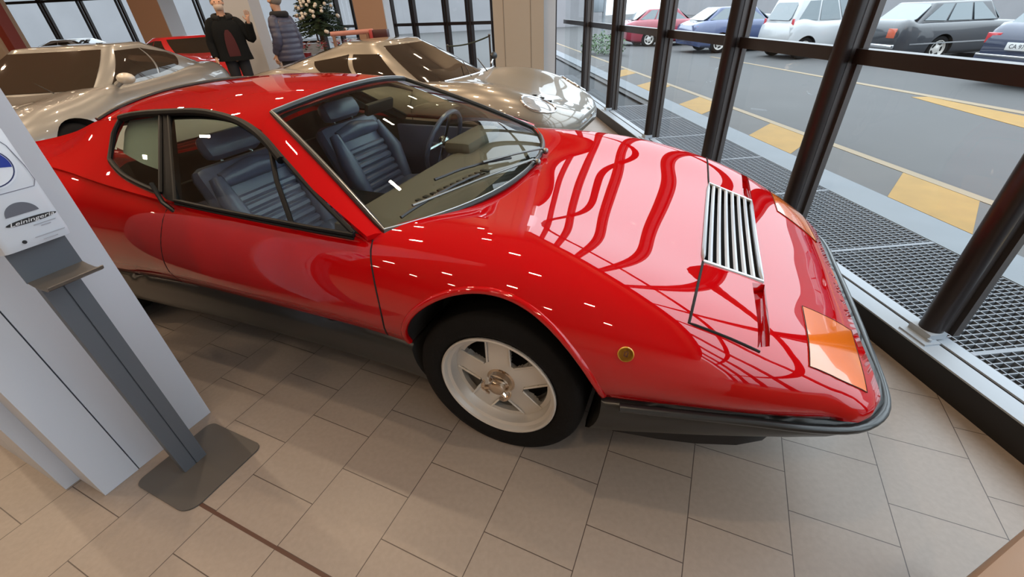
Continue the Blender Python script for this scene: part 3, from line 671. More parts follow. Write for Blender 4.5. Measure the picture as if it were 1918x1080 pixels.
ds = MB(); sec = [(-.30, .780), (-.45, .800), (-.63, .806), (-.67, .795), (-.68, .76), (-.66, .66), (-.60, .55), (-.35, .50)]
ds.add([(x, -.72 + .02 * (i > 2), z) for i, (x, z) in enumerate(sec)] + [(x, .72, z) for x, z in sec], [tuple(range(8))[::-1], tuple(range(8, 16))] + [(i, (i + 1) % 8, 8 + (i + 1) % 8, 8 + i) for i in range(8)])
dash = ds.build('dashboard', M_dash, car, 30)
bi = MB().box((-.64, .375, .825), (.16, .40, .07), None, .03); bi.build('instrument_binnacle', M_dash, dash)
df = MB()
for k in range(11): df.box((-.465 + .009 * k, -.44 + .040 * k, .803), (.045, .020, .006), Matrix.Rotation(-.2, 3, 'Z'))
df.build('defroster_vent', M_black, dash, 0)
sw = MB(); ca = Vector((-.83, .375, .80)); Rm = Matrix.Rotation(-math.radians(68), 3, 'Y')
ring = [ca + Rm @ Vector((.175 * math.cos(t), .175 * math.sin(t), 0)) for t in np.linspace(0, 2 * PI, 40, endpoint=False)]
sw.tube(ring, .013, 8, closed=True); stw = sw.build('steering_wheel', M_leather, car)
spk = MB()
for k in range(3):
    a = PI / 2 + k * PI / 2 + PI / 2; spk.tube([ca, ca + Rm @ Vector((.17 * math.cos(a), .17 * math.sin(a), 0))], .009, 6)
spk.ball(ca, .035, 12); spk.tube([ca, ca + Vector((.2, 0, -.07))], .02, 8); spk.build('steering_spokes', M_chrome, stw)
tn = MB().box((-.98, 0, .50), (.95, .20, .16), None, .03); tn.build('centre_tunnel', M_carpet, car)
bh = MB().box((-1.75, 0, .60), (.06, 1.40, .36), Matrix.Rotation(-.15, 3, 'Y'), .01); bh.build('rear_bulkhead', M_carpet, car)
for s in (-1, 1):
    dc = MB().box((-.95, s * .765, .62), (.95, .03, .34), None, .012); dc_ = dc.build('door_card', M_leather, car)
    MB().box((-1.0, s * .742, .66), (.34, .04, .05), None, .012).build('armrest', M_leather, dc_)
hl = MB(); hl.grid([[np.array(p) * [1, .95, 1] + [0, 0, -.03] for p in row] for row in full[1:-1]]); hl.build('headliner', mat('dark_headliner', (.03, .03, .032), .9), car, 60, thick=.01)
mi = MB().box((-.93, 0, 1.055), (.025, .20, .055), Matrix.Rotation(.3, 3, 'Y'), .01); mi_ = mi.build('interior_mirror', M_black, car)
# ================================================================== COLUMN AND SANITISER STAND (near left)
u2 = V.copy(); n2 = U.copy()            # along the tile lines, outward towards the lens side
w2 = -U
M_clad = mat('column_cladding', (0.50, 0.52, 0.57), 0.45)
colm = thing('column', 'white clad square column cropped by the left edge behind the hand sanitiser stand', 'column', (-1.72, 1.25, 0))
cinv = Matrix.Translation((1.72, -1.25, 0))
P0 = Vector((-1.341, 1.288, 0))
def slab(name, a0, a1, b0, b1, m, par=colm, z1=CEIL, off=0):     # rectangle in (u from P0, w from P0)
    Pq = [cinv @ (P0 + u2 * a + w2 * b) for a, b in ((a0, b0), (a1, b0), (a1, b1), (a0, b1))]
    mb = MB(); mb.add([q + Vector((0, 0, 0.001)) for q in Pq] + [q + Vector((0, 0, z1)) for q in Pq], [(0, 1, 2, 3), (4, 7, 6, 5), (0, 4, 5, 1), (1, 5, 6, 2), (2, 6, 7, 3), (3, 7, 4, 0)])
    return mb.build(name, m, par, 0)
slab('cladding_panel', -.292, 0, 0, .03, M_clad); slab('cladding_panel', -.410, -.296, -.002, .165, M_clad)
slab('cladding_panel', -.455, -.15, .167, .44, M_clad); slab('cladding_panel', -.455, -.15, .444, .80, M_clad)
slab('core', -.29, -.004, .032, .80, mat('column_core', (.3, .31, .34), .6))

M_stand = mat('grey_powder_coat', (0.085, 0.092, 0.105), 0.45); M_base = mat('dark_base_plate', (0.075, 0.068, 0.062), 0.5)
C0 = Vector((-1.245, 1.04, 0))
st = thing('sanitiser_stand', 'grey steel hand sanitiser post on a square dark base plate', 'stand', tuple(C0))
def L2(a, off, z): return Vector((u2.x * a + n2.x * off, u2.y * a + n2.y * off, z))      # local: along u, outwards, up
def lbox(mb, a0, a1, o0, o1, z0, z1):
    Pp = [L2(a, o, z) for a in (a0, a1) for o in (o0, o1) for z in (z0, z1)]
    return mb.add(Pp, [(0, 1, 3, 2), (4, 6, 7, 5), (0, 4, 5, 1), (2, 3, 7, 6), (0, 2, 6, 4), (1, 5, 7, 3)])
pl = MB(); poly = []
ca_, cb_ = (-.158, .147), (-.135, .172)
for (cx, cy, a0, r) in ((ca_[1], cb_[1], 0, .03), (ca_[0], cb_[1], 90, .055), (ca_[0], cb_[0], 180, .03), (ca_[1], cb_[0], 270, .03)):
    for k in range(7):
        t = math.radians(a0 + 15 * k); sx_ = 1 if cx > 0 else -1; sy_ = 1 if cy > 0 else -1
        poly.append((cx - sx_ * r + r * math.cos(t), cy - sy_ * r + r * math.sin(t)))
pp = [L2(a, o, 0) for a, o in poly]
pl.prism([(p.x, p.y) for p in pp], 0.0, 0.006); pl.build('base_plate', M_base, st, 30)
po = MB(); lbox(po, -.054, -.0125, -.03, 0, .006, 1.30); lbox(po, -.0085, .031, -.03, 0, .006, 1.30); lbox(po, -.05, .028, -.03, -.006, .006, 1.30); po.build('post', M_stand, st, 0)
bp = MB(); lbox(bp, -.069, .056, .0005, .006, .868, 1.25); bp.build('backing_plate', M_stand, st, 0)
tr = MB(); G = [[L2(a * lerp(1, 1.0, k / 5) - .006, o, z) for a in (-.062, .062)] for k, (o, z) in enumerate([(.001, .872), (.03, .866), (.06, .864), (.10, .866), (.112, .872), (.116, .880)])]
tr.grid(G); tr.build('drip_tray', mat('tray_steel', (0.13, 0.115, 0.10), .4, .3), st, 30, thick=.003)
dsp = thing('soap_dispenser', 'white wall type hand gel dispenser fixed to the grey post', 'dispenser', tuple(C0 + Vector((0, 0, 0.95))))
def D3(a, off, z): return L2(a, off, z - 0.95)
prof = [(.006, .955), (.050, .965), (.058, .985), (.060, 1.10), (.060, 1.235), (.052, 1.25), (.006, 1.252)]
G = []
for a, k in ((-.076, .90), (-.072, .97), (-.064, 1), (.046, 1), (.054, .97), (.058, .90)): G.append([D3(a, .006 + (o - .006) * k, z) for o, z in prof])
db = MB().grid(G); n = len(prof); db.f += [tuple(range(n)), tuple(5 * n + k for k in range(n))[::-1]]
M_gel = mat('white_dispenser', (0.60, 0.63, 0.68), 0.3, coat=.4)
db_ = db.build('dispenser_cover', M_gel, dsp, 35)
def disc(mb, ca, cz, ra, rz_, off, a0=0, a1=360, n=40, th=.0012):
    ring = [(ca + ra * math.cos(math.radians(lerp(a0, a1, k / n))), cz + rz_ * math.sin(math.radians(lerp(a0, a1, k / n)))) for k in range(n + (0 if a1 - a0 >= 360 else 1))]
    m_ = len(ring); mb.add([D3(a, off, z) for a, z in ring] + [D3(a, off + th, z) for a, z in ring], [tuple(range(m_)), tuple(range(m_, 2 * m_))[::-1]] + [(i, (i + 1) % m_, m_ + (i + 1) % m_, m_ + i) for i in range(m_)])
    return mb
OF = .0602
sg = disc(MB(), -.014, 1.163, .054, .050, OF).build('safety_sign', mat('sign_white', (.72, .75, .80), .4), dsp, 0)
disc(MB(), -.014, 1.163, .050, .046, OF + .0011).build('sign_ring', mat('sign_navy', (.02, .03, .10), .4), sg, 0)
disc(MB(), -.014, 1.163, .047, .043, OF + .0022).build('sign_field', mat('sign_white', (.72, .75, .80), .4), sg, 0)
disc(MB(), -.014, 1.163, .046, .042, OF + .0033, -12, 168).build('sign_blue', mat('sign_blue', (.012, .035, .28), .35), sg, 0)
fo = MB()
fo.tube([D3(a, OF + .0005, z) for a, z in ((.034, 1.222), (.046, 1.20), (.054, 1.15), (.055, 1.115), (.047, 1.102), (-.02, 1.102), (-.07, 1.105))], .0009, 5); fo.build('label_outline', mat('outline_grey', (.18, .19, .25), .5), dsp, 0)
disc(MB(), -.004, 1.046, .032, .030, OF, 4, 176).build('level_window', mat('smoky_window', (.12, .125, .15), .25), dsp, 0)
lg = disc(MB(), .004, 1.030, .050, .0065, OF).build('logo_oval', mat('logo_black', (.012, .012, .014), .4), dsp, 0)
def text_mesh(body, size, m, parent, origin, ex, ey, nz, name, shear=0.0, width=None, align='CENTER'):
    cu = bpy.data.curves.new(name, 'FONT'); cu.body = body; cu.size = size; cu.shear = shear; cu.align_x = align; cu.align_y = 'CENTER'; cu.extrude = .0004
    o = bpy.data.objects.new(name, cu); link(o); dg = bpy.context.evaluated_depsgraph_get(); dg.update()
    me = bpy.data.meshes.new_from_object(o.evaluated_get(dg)); bpy.data.objects.remove(o, do_unlink=True)
    xs = [v.co.x for v in me.vertices]; k = (width / (max(xs) - min(xs))) if width else 1
    for v in me.vertices: v.co = Vector(origin) + Vector(ex) * v.co.x * k + Vector(ey) * v.co.y + Vector(nz) * v.co.z
    me.materials.clear(); me.materials.append(m); ob = bpy.data.objects.new(name, me); return link(ob, parent)
text_mesh('Leiningeria', .0125, mat('logo_letters', (.65, .66, .68), .5), lg, D3(.004, OF + .0016, 1.030), u2, (0, 0, 1), n2, 'logo_lettering', .3, .088)
tl = MB()
for k, (a0, a1, z) in enumerate(((.0, .045, 1.014), (.012, .032, 1.008), (-.012, .05, .985), (.0, .03, .975))): tl.add([D3(a, OF + o, zz) for a in (a0, a1) for o in (0, .0006) for zz in (z, z + .0022)], [(0, 1, 3, 2), (4, 6, 7, 5), (0, 4, 5, 1), (2, 3, 7, 6), (0, 2, 6, 4), (1, 5, 7, 3)])
tl.build('small_print', mat('print_grey', (.33, .34, .38), .6), dsp, 0)
disc(MB(), -.034, .984, .0045, .0045, .0585).build('key_hole', mat('logo_black', (.012, .012, .014), .4), dsp, 0)
# ================================================================== OTHER CARS
M_tyre2 = M_rubber
M_gl2 = mat('dark_tinted_glass', (0.03, 0.022, 0.016), 0.05, coat=0.6, coat_ior=1.35, spec=0.15)
def rows(L):
    """each: x, zc, crest(y,z), shoulder(y,z), widest(y,z), bottom(y,z)"""
    return [(x, (0, zc), (cy * .55, lerp(zc, cz, .45)), (cy, cz), (sy, sz), (wy, wz), (by + .01, lerp(wz, bz, .75)), (by - .03, bz)) for x, zc, (cy, cz), (sy, sz), (wy, wz), (by, bz) in L]
def face_uv(F, u, v, off=0.0):
    a, b, c, d = [Vector(p) for p in F]; n = (b - a).cross(d - a).normalized()
    return lerp(lerp(a, b, u), lerp(d, c, u), v) + n * off
def simple_car(name, label, loc, rz, R, paint, canopy, wheels, glass=M_gl2, group=None, side_wins=None, ws_in=(.05, .95, .06, .96), rw_in=(.06, .94, .1, .92), bev=.06, nx=60, npr=22, rimm=None, cat='car', arch_r=None, detail=True, soft=None):
    e = thing(name, label, cat, loc, rz, group)
    b = shell_mesh(rows(R), nx, npr).build('body_shell', paint, e, 55); src = b.data.copy(); cuts = []
    for x, y, r, wd in wheels:
        for s in (-1, 1):
            y0, y1 = (y - .16, 1.3) if s > 0 else (-1.3, -y + .16); cuts.append(cutter(cyl_y(x, r, r * (arch_r or 1.13), y0, y1, 40), M_void))
    boolean(b, cuts); keep_normals(b, src)
    for x, y, r, wd in wheels:
        for s in (-1, 1):
            Rm = Matrix.Rotation(-PI / 2 * s, 4, 'X'); w_ = bpy.data.objects.new('wheel', None); link(w_, e); w_.location = (x, s * y, r); h = wd / 2
            MB().lathe([(r * .62, h - .02), (r * .70, h), (r * .93, h - .01), (r, h - .04), (r, -h), (r * .62, -h)], 32, Rm, cap=False).build('tyre', M_tyre2, w_, 50)
            rm = MB().lathe([(r * .66, h - .005), (r * .63, h - .004), (r * .59, h - .03), (r * .40, h - .045), (r * .18, h - .02), (0, h - .015)], 30, Rm, cap=False).build('rim', rimm or M_rim, w_, 50)
            for k in range(5 if detail else 0):
                hs = MB(); a = 2 * PI * k / 5; hs.lathe([(0, .006), (.10 * r / .33, .006), (.10 * r / .33, 0)], 12, Rm @ Matrix.Translation((.46 * r * math.cos(a), .46 * r * math.sin(a), h - .040)) @ Matrix.Scale(.62, 4))
                hs.build('rim_slot', M_void, w_)
    # glasshouse
    xbf, xbr, xrf, xrr, wb, wr, zbf, zbr, zr = canopy
    if soft:
        # rounded glasshouse: every level is a superellipse in plan, panes are patches of the same skin
        nE, bul = soft
        def dims(t):
            xf = lerp(xbf, xrf, t); xr_ = lerp(xbr, xrr, t) - .10 * t * (1 - t); w_ = lerp(wb, wr, t) + bul * t * (1 - t) * 4
            return (xf + xr_) / 2, (xf - xr_) / 2, w_
        def zt(t, x): k = (x - xbr) / (xbf - xbr); return lerp(lerp(zbr, zbf, k), zr - .03, t)
        def S(xi=None, eta=None, t=0.0, end=1, off=0.0):
            cx, a, w_ = dims(t); w_ += off; a += off
            if eta is not None: xi = end * (1 - abs(eta) ** nE) ** (1 / nE)
            else: eta = end * (1 - abs(xi) ** nE) ** (1 / nE)
            x = cx + a * xi; return Vector((x, w_ * eta, zt(t, x) + off * .5))
        G = []
        for t in [-.25, 0, .15, .3, .45, .6, .75, .88, .96, 1.0]:
            row = []
            for k in range(73):
                q = 2 * PI * k / 72; c_, s_ = math.cos(q), math.sin(q); row.append(S(math.copysign(abs(c_) ** (2 / nE), c_), None, t, 1 if s_ >= 0 else -1))
            G.append(row)
        tp = G[-1]; cc = sum((Vector(p) for p in tp[:-1]), Vector()) / 72
        for sc_, dz in ((.97, .014), (.90, .023), (.75, .030), (.5, .034), (.25, .036), (.02, .037)): G.append([cc.lerp(p, sc_) + Vector((0, 0, dz)) for p in tp])
        rb_ = MB().grid(G); rb_.f.append(tuple(len(rb_.v) - 73 + k for k in range(72))); rb_.build('roof', paint, e, 60)
        def pane(nm, F, nu=16, nv=8): return MB().grid([[F(u, v) for v in np.linspace(0, 1, nv)] for u in np.linspace(0, 1, nu)]).build(nm, glass, e, 60, thick=.006)
        pane('windscreen', lambda u, v: S(None, lerp(-.84, .84, u), lerp(.03, .94, v), 1, .005)); pane('rear_window', lambda u, v: S(None, lerp(-.86, .86, u), lerp(.10, .90, v), -1, .005))
        for poly in side_wins:
            for sd in (1, -1): pane('side_window', lambda u, v: S(lerp(lerp(1 - 2 * poly[0][0], 1 - 2 * poly[1][0], u), lerp(1 - 2 * poly[3][0], 1 - 2 * poly[2][0], u), v), None, lerp(lerp(poly[0][1], poly[1][1], u), lerp(poly[3][1], poly[2][1], u), v), sd, .005))
        return e
    wbr = wb * .94; wrr = wr * .97
    Bf = [(xbf, -wb, zbf), (xbf, wb, zbf)]; Br = [(xbr, -wbr, zbr), (xbr, wbr, zbr)]; Tf = [(xrf, -wr, zr - .012), (xrf, wr, zr - .012)]; Tr = [(xrr, -wrr, zr - .01), (xrr, wrr, zr - .01)]
    bm = bmesh.new(); lo = -.12
    vs_ = [bm.verts.new(p) for p in (Bf[0], Bf[1], Br[1], Br[0], Tf[0], Tf[1], Tr[1], Tr[0])]
    for f in ((3, 2, 1, 0), (4, 5, 6, 7), (0, 1, 5, 4), (1, 2, 6, 5), (2, 3, 7, 6), (3, 0, 4, 7)): bm.faces.new([vs_[i] for i in f])
    for v in bm.verts[:4]: v.co.z += lo
    bmesh.ops.bevel(bm, geom=bm.edges[:], offset=bev, segments=4, affect='EDGES', profile=.5)
    me = bpy.data.meshes.new('roof'); bm.to_mesh(me); bm.free(); me.materials.append(paint); smooth(me, 50); o = bpy.data.objects.new('roof', me); link(o, e)
    def win(nm, F, uv, off=.006):
        mb = MB(); n = len(uv); q = [face_uv(F, u, v, off) for u, v in uv]; q2 = [face_uv(F, u, v, off - .02) for u, v in uv]
        mb.add(q + q2, [tuple(range(n)), tuple(range(n, 2 * n))[::-1]] + [(i, n + i, n + (i + 1) % n, (i + 1) % n) for i in range(n)])
        return mb.build(nm, glass, e, 20)
    def rnd(u0, u1, v0, v1, r=.05): return [(u0 + r, v0), (u1 - r, v0), (u1, v0 + 2 * r), (u1, v1 - 2 * r), (u1 - r, v1), (u0 + r, v1), (u0, v1 - 2 * r), (u0, v0 + 2 * r)]
    def low(p): return (p[0], p[1], p[2])
    Ff = [Bf[1], Bf[0], Tf[0], Tf[1]]; Ff = [Bf[0], Bf[1], Tf[1], Tf[0]]
    win('windscreen', Ff, rnd(*ws_in)); win('rear_window', [Br[1], Br[0], Tr[0], Tr[1]], rnd(*rw_in))
    for poly in (side_wins or [[(.10, .10), (.50, .10), (.50, .88), (.18, .88)], [(.54, .10), (.90, .10), (.82, .88), (.54, .88)]]):
        win('side_window', [Bf[1], Br[1], Tr[1], Tf[1]], poly); win('side_window', [Br[0], Bf[0], Tf[0], Tr[0]], [(1 - u, v) for u, v in poly][::-1])
    return e

M_sand = mat('silver_beige_paint', (0.24, 0.215, 0.175), 0.32, 0.35, coat=1.0, coat_r=0.01, coat_ior=1.7)
M_silv = mat('pale_silver_paint', (0.27, 0.265, 0.25), 0.32, 0.4, coat=1.0, coat_r=0.02, coat_ior=1.6)
# --- the silver-beige small coupe behind the red car
DINO = [(1.00, .49, (.22, .49), (.33, .47), (.38, .44), (.36, .34)), (.93, .53, (.34, .54), (.47, .52), (.55, .47), (.53, .29)), (.80, .575, (.45, .61), (.58, .59), (.67, .52), (.66, .24)), (.62, .615, (.53, .69), (.66, .67), (.75, .56), (.74, .20)),
 (.35, .665, (.59, .775), (.72, .745), (.83, .60), (.80, .18)), (.05, .71, (.60, .825), (.74, .79), (.855, .62), (.82, .17)), (-.25, .765, (.61, .83), (.74, .79), (.85, .62), (.81, .17)), (-.55, .80, (.60, .82), (.73, .79), (.83, .60), (.80, .17)),
 (-1.1, .80, (.60, .82), (.73, .80), (.82, .60), (.80, .17)), (-1.6, .83, (.60, .86), (.74, .83), (.85, .62), (.82, .17)), (-2.1, .88, (.60, .935), (.75, .90), (.88, .66), (.85, .18)), (-2.5, .90, (.59, .945), (.74, .91), (.885, .68), (.85, .20)), (-2.9, .86, (.56, .89), (.70, .86), (.84, .66), (.80, .25)), (-3.15, .80, (.50, .82), (.64, .80), (.76, .64), (.72, .32))]
dn = simple_car('sports_car', 'curvy silver beige sports car parked behind the red car', (0.0, 5.09, 0), -.42, DINO, M_sand,
  (-.36, -2.95, -1.12, -1.80, .70, .44, .80, .90, 1.185), [(0, .70, .31, .19), (-2.36, .72, .315, .2)],
  side_wins=[[(.165, .06), (.36, .06), (.44, .74), (.18, .74)], [(.38, .06), (.54, .08), (.74, .52), (.49, .74)]], soft=(3.6, .04), rimm=mat('alloy_grey', (.30, .29, .27), .4, .6))
DS = BVHTree.FromPolygons([v.co.copy() for v in dn.children[0].data.vertices], [tuple(p.vertices) for p in dn.children[0].data.polygons])
def dtop(x, y, off=0): h = DS.ray_cast(Vector((x, y, 2)), Vector((0, 0, -1))); return h[0] + h[1].normalized() * off
M_clear = mat('clear_lamp_cover', (.40, .42, .44), .04, 0.2, coat=1, coat_ior=1.8)
for s in (-1, 1):
    ring = [(.66 + .15 * math.cos(t), s * (.615 + .085 * math.sin(t) - .055 * math.cos(t))) for t in np.linspace(0, 2 * PI, 28, endpoint=False)]
    mb = MB(); c_ = dtop(.66, s * .615, .012); vv = [c_] + [dtop(x, y, .004) for x, y in ring]; mb.add(vv, [(0, i + 1, (i + 1) % 28 + 1) for i in range(28)]); lc = mb.build('lamp_cover', M_clear, dn, 60, thick=.004)
    MB().tube([dtop(x, y, .005) for x, y in ring], .010, 6, closed=True).build('chrome_ring', M_chrome, lc)
    MB().tube([Vector((.99, s * .12, .42)), Vector((.985, s * .28, .425)), Vector((.92, s * .44, .43))], .022, 8).build('bumper_blade', M_chrome, dn)
for k in range(3): MB().box(dtop(.56 + .075 * k, -.455 + .005 * k, .002), (.045, .038, .014), None, .004).build('nose_vent', M_void, dn)
dm = MB(); dm.ball((-.42, .80, .93), .055, 12, (.7, 1.2, .8)); dm_ = dm.build('door_mirror', M_black, dn); MB().tube([(-.42, .70, .86), (-.42, .78, .91)], .012, 6).build('mirror_stem', M_chrome, dm_)
MB().lathe([(0, 0), (.05, .002), (.06, -.01)], 20, Matrix.Translation((.93, -.42, .46)) @ Matrix.Rotation(-.9, 4, 'Z') @ Matrix.Rotation(1.2, 4, 'Y')).build('air_intake', M_void, dn)
gdn = MB().tube([Vector((-.335, y, .835)) + Vector((.07 * (1 - (y / .6) ** 2), 0, 0)) for y in np.linspace(-.6, .6, 16)], .008, 6); gdn.build('windscreen_trim', M_chrome, dn)
for (a, b) in (((-.25, -.18), (-.55, .22)), ((-.25, .22), (-.5, .5))): MB().tube([Vector((a[0], a[1], .83)), Vector((b[0], b[1], .93))], .006, 6).build('wiper', M_black, dn)
MB().tube([(-.62, -.835 + .0 * t, z) if False else (-.62, -lerp(.75, .835, min(1, (0.80 - z) / .15)), z) for z in np.linspace(.78, .24, 10)], .004, 6).build('shut_line', M_void, dn)

# --- the silver grand tourer at the left
GT = [(.98, .52, (.40, .52), (.62, .50), (.70, .46), (.66, .26)), (.85, .60, (.52, .61), (.72, .59), (.80, .50), (.76, .20)), (.55, .70, (.60, .73), (.78, .70), (.88, .55), (.84, .17)), (.15, .77, (.62, .82), (.80, .78), (.925, .60), (.88, .16)), (-.3, .82, (.62, .85), (.80, .81), (.92, .62), (.88, .16)), (-.7, .86, (.64, .88), (.80, .85), (.90, .64), (.87, .16)),
 (-1.3, .86, (.64, .89), (.79, .86), (.89, .64), (.86, .16)), (-2.0, .88, (.64, .91), (.79, .88), (.90, .66), (.87, .16)), (-2.5, .90, (.64, .945), (.80, .91), (.935, .68), (.89, .17)), (-3.0, .90, (.62, .93), (.78, .89), (.90, .68), (.86, .20)), (-3.4, .88, (.58, .90), (.72, .86), (.83, .66), (.78, .28)), (-3.55, .84, (.5, .85), (.65, .82), (.76, .64), (.70, .34))]
gt_ = simple_car('grand_tourer', 'silver beige grand tourer at the left with its front turned towards the white column', (-5.08, 4.43, 0), -1.525, GT, M_silv,
  (-.62, -3.10, -1.34, -2.15, .78, .60, .86, .93, 1.265), [(0, .78, .33, .22), (-2.66, .79, .335, .24)],
  side_wins=[[(.125, .05), (.45, .05), (.54, .88), (.15, .88)], [(.47, .05), (.68, .16), (.86, .60), (.57, .88)]], soft=(5.0, .03))
mm = MB(); mm.ball((-.93, .93, .94), .08, 14, (.75, 1.25, .75)); mo = mm.build('door_mirror', mat('mirror_shell', (.55, .52, .46), .3, .2, coat=1), gt_); MB().tube([(-.93, .80, .88), (-.93, .90, .93)], .03, 8).build('mirror_foot', M_silv, mo)
for s in (-1, 1):
    MB().box((.72, s * .58, .655), (.26, .30, .012), Matrix.Rotation(.45, 3, 'Y'), .005).build('headlamp_lid', M_silv, gt_)
for s in (-.3, .35): MB().tube([(-.62, s, .865), (-.80, s - .3, .955)], .007, 6).build('wiper', M_black, gt_)

# --- red car farther back between the columns
M_red2 = mat('bright_red_paint', (0.55, 0.008, 0.012), 0.4, coat=1.0, coat_r=0.02, coat_ior=1.6)
HATCH = [(.80, .60, (.40, .60), (.60, .58), (.70, .52), (.68, .24)), (.6, .70, (.55, .71), (.72, .68), (.80, .55), (.77, .18)), (.0, .80, (.60, .83), (.75, .79), (.86, .60), (.83, .17)), (-.6, .88, (.62, .90), (.77, .86), (.86, .62), (.83, .17)), (-1.6, .90, (.62, .92), (.77, .88), (.86, .64), (.83, .17)), (-2.5, .90, (.62, .94), (.77, .90), (.87, .66), (.84, .18)), (-3.0, .88, (.60, .90), (.74, .86), (.82, .64), (.78, .22)), (-3.3, .80, (.52, .81), (.66, .79), (.74, .62), (.70, .30))]
simple_car('sports_car', 'bright red car far back behind the person in black coat and the slim white column', (-5.9, 10.55, 0), -.60, HATCH, M_red2, (-.5, -2.7, -1.25, -1.95, .72, .52, .84, .92, 1.20), [(0, .74, .31, .2), (-2.45, .75, .315, .2)], soft=(4.5, .03), side_wins=[[(.14, .08), (.42, .08), (.46, .88), (.17, .88)], [(.44, .08), (.70, .16), (.76, .7), (.49, .88)]])
simple_car('sports_car', 'red car cut by the left edge beyond the silver grand tourer', (-9.7, 7.4, 0), -1.2, HATCH, M_red2, (-.5, -2.7, -1.25, -1.95, .72, .52, .84, .92, 1.20), [(0, .74, .31, .2), (-2.45, .75, .315, .2)], soft=(4.5, .03), side_wins=[[(.14, .08), (.42, .08), (.46, .88), (.17, .88)], [(.44, .08), (.70, .16), (.76, .7), (.49, .88)]])

simple_car('coupe', 'white car far back under the windows left of the beige column with the shade-brown front', (-11.0, 14.95, 0), 0.0, HATCH, mat('white_indoor_car', (.40, .40, .41), .35, coat=.8), (-.5, -2.7, -1.25, -1.95, .72, .52, .84, .92, 1.20), [(0, .74, .31, .2), (-2.45, .75, .315, .2)], soft=(4.5, .03), side_wins=[[(.14, .08), (.42, .08), (.46, .88), (.17, .88)], [(.44, .08), (.70, .16), (.76, .7), (.49, .88)]])
# --- parked cars across the road
M_gl3 = mat('street_car_glass', (0.11, 0.14, 0.155), 0.05, coat=1.0)
def sz(base, k, kz=1.0): return [(x * k, zc * kz, (cy, cz * kz), (sy, szz * kz), (wy, wz * kz), (by, bz)) for x, zc, (cy, cz), (sy, szz), (wy, wz), (by, bz) in base]
SEDAN = [(.75, .64, (.50, .64), (.66, .62), (.74, .55), (.72, .22)), (.68, .72, (.60, .72), (.74, .70), (.80, .58), (.78, .20)), (.0, .84, (.64, .85), (.76, .83), (.82, .62), (.80, .19)), (-.7, .90, (.66, .91), (.76, .89), (.82, .64), (.80, .19)), (-2.2, .92, (.66, .93), (.76, .91), (.83, .66), (.80, .19)), (-3.0, .93, (.66, .93), (.76, .91), (.82, .66), (.80, .22)), (-3.55, .91, (.64, .91), (.74, .89), (.79, .66), (.77, .26)), (-3.62, .80, (.60, .80), (.70, .79), (.76, .62), (.74, .30))]
BOXY = [(.62, .70, (.50, .70), (.66, .68), (.74, .58), (.72, .24)), (.5, .82, (.58, .83), (.72, .80), (.80, .62), (.78, .22)), (.0, .92, (.62, .93), (.76, .90), (.82, .66), (.80, .21)), (-.5, .98, (.64, .99), (.76, .96), (.82, .70), (.80, .21)), (-2.0, 1.0, (.66, 1.0), (.76, .97), (.82, .70), (.80, .21)), (-2.75, 1.0, (.66, 1.0), (.76, .97), (.82, .70), (.80, .24)), (-2.86, .92, (.62, .92), (.72, .90), (.79, .68), (.78, .28))]
SW = [[(.08, .08), (.34, .08), (.34, .90), (.20, .90)], [(.37, .08), (.64, .08), (.64, .90), (.37, .90)], [(.67, .08), (.92, .12), (.86, .90), (.67, .90)]]
HD = math.atan2(WS, 1.0)
def street(name, label, s, n, R, paint, canopy, wheels, turn=0.0, **k):
    p = wp(s, n, -.30); return simple_car(name, label, tuple(p), HD + turn, R, paint, canopy, wheels, glass=M_gl3, group=None, nx=40, npr=18, side_wins=SW, **k)
W2 = [(0, .70, .31, .19), (-2.3, .70, .31, .19)]
def lamps(e, x, y, z, m, nm, d=(.03, .26, .22)):
    for s in (-1, 1): MB().box((x, s * y, z), d, None, .01).build(nm, m, e)
M_tail = mat('red_tail_lens', (.45, .02, .03), .2, coat=1); M_plate = mat('plate_white', (.6, .6, .6), .4)
M_dgrey = mat('dark_grey_car', (.026, .028, .034), .35, coat=.8); M_wht = mat('white_car', (.42, .43, .44), .35, coat=.8); M_navy = mat('navy_car', (.018, .026, .06), .35, coat=.8); M_blue = mat('slate_blue_car', (.045, .065, .15), .35, coat=.8); M_wine = mat('crimson_car', (.25, .015, .035), .35, coat=.8)
sd = street('saloon', 'dark grey boxy saloon parked outside between the white hatchback and the navy estate', 12.75, 12.8, SEDAN, M_dgrey, (-.70, -3.15, -1.15, -2.65, .74, .60, .90, .93, 1.38), W2)
lamps(sd, -3.61, .60, .72, mat('orange_red_lens', (.50, .10, .05), .2, coat=1), 'tail_lamp'); MB().box((-3.63, 0, .42), (.08, 1.6, .10), None, .02).build('rear_bumper', M_chrome, sd)
MB().box((-1.6, -.825, .46), (3.2, .012, .03)).build('side_trim', M_chrome, sd, 0)
wh = street('hatchback', 'white tall hatchback parked outside across the road', 14.8, 10.5, BOXY, M_wht, (-.45, -2.84, -1.0, -2.60, .76, .64, .96, .98, 1.58), [(0, .70, .30, .18), (-2.3, .70, .30, .18)], rw_in=(.1, .9, .10, .85))
lamps(wh, -2.80, .70, .95, M_tail, 'tail_lamp', (.03, .10, .26))
es = street('estate_car', 'navy estate car with a white number plate at the right edge outside', 8.2, 12.0, sz(SEDAN, 1.02, 1.06), M_navy, (-.70, -3.55, -1.2, -3.2, .76, .62, .95, .98, 1.46), W2)
lamps(es, -3.66, .66, .82, M_tail, 'tail_lamp', (.04, .26, .18)); pl_ = MB().box((-3.71, 0.02, .70), (.03, .58, .13), None, .005).build('number_plate', M_plate, es)
text_mesh('CA 973 BR', .10, mat('plate_ink', (.02, .02, .03), .5), pl_, (-3.727, .02, .70), (0, -1, 0), (0, 0, 1), (-1, 0, 0), 'plate_lettering', 0, .46)
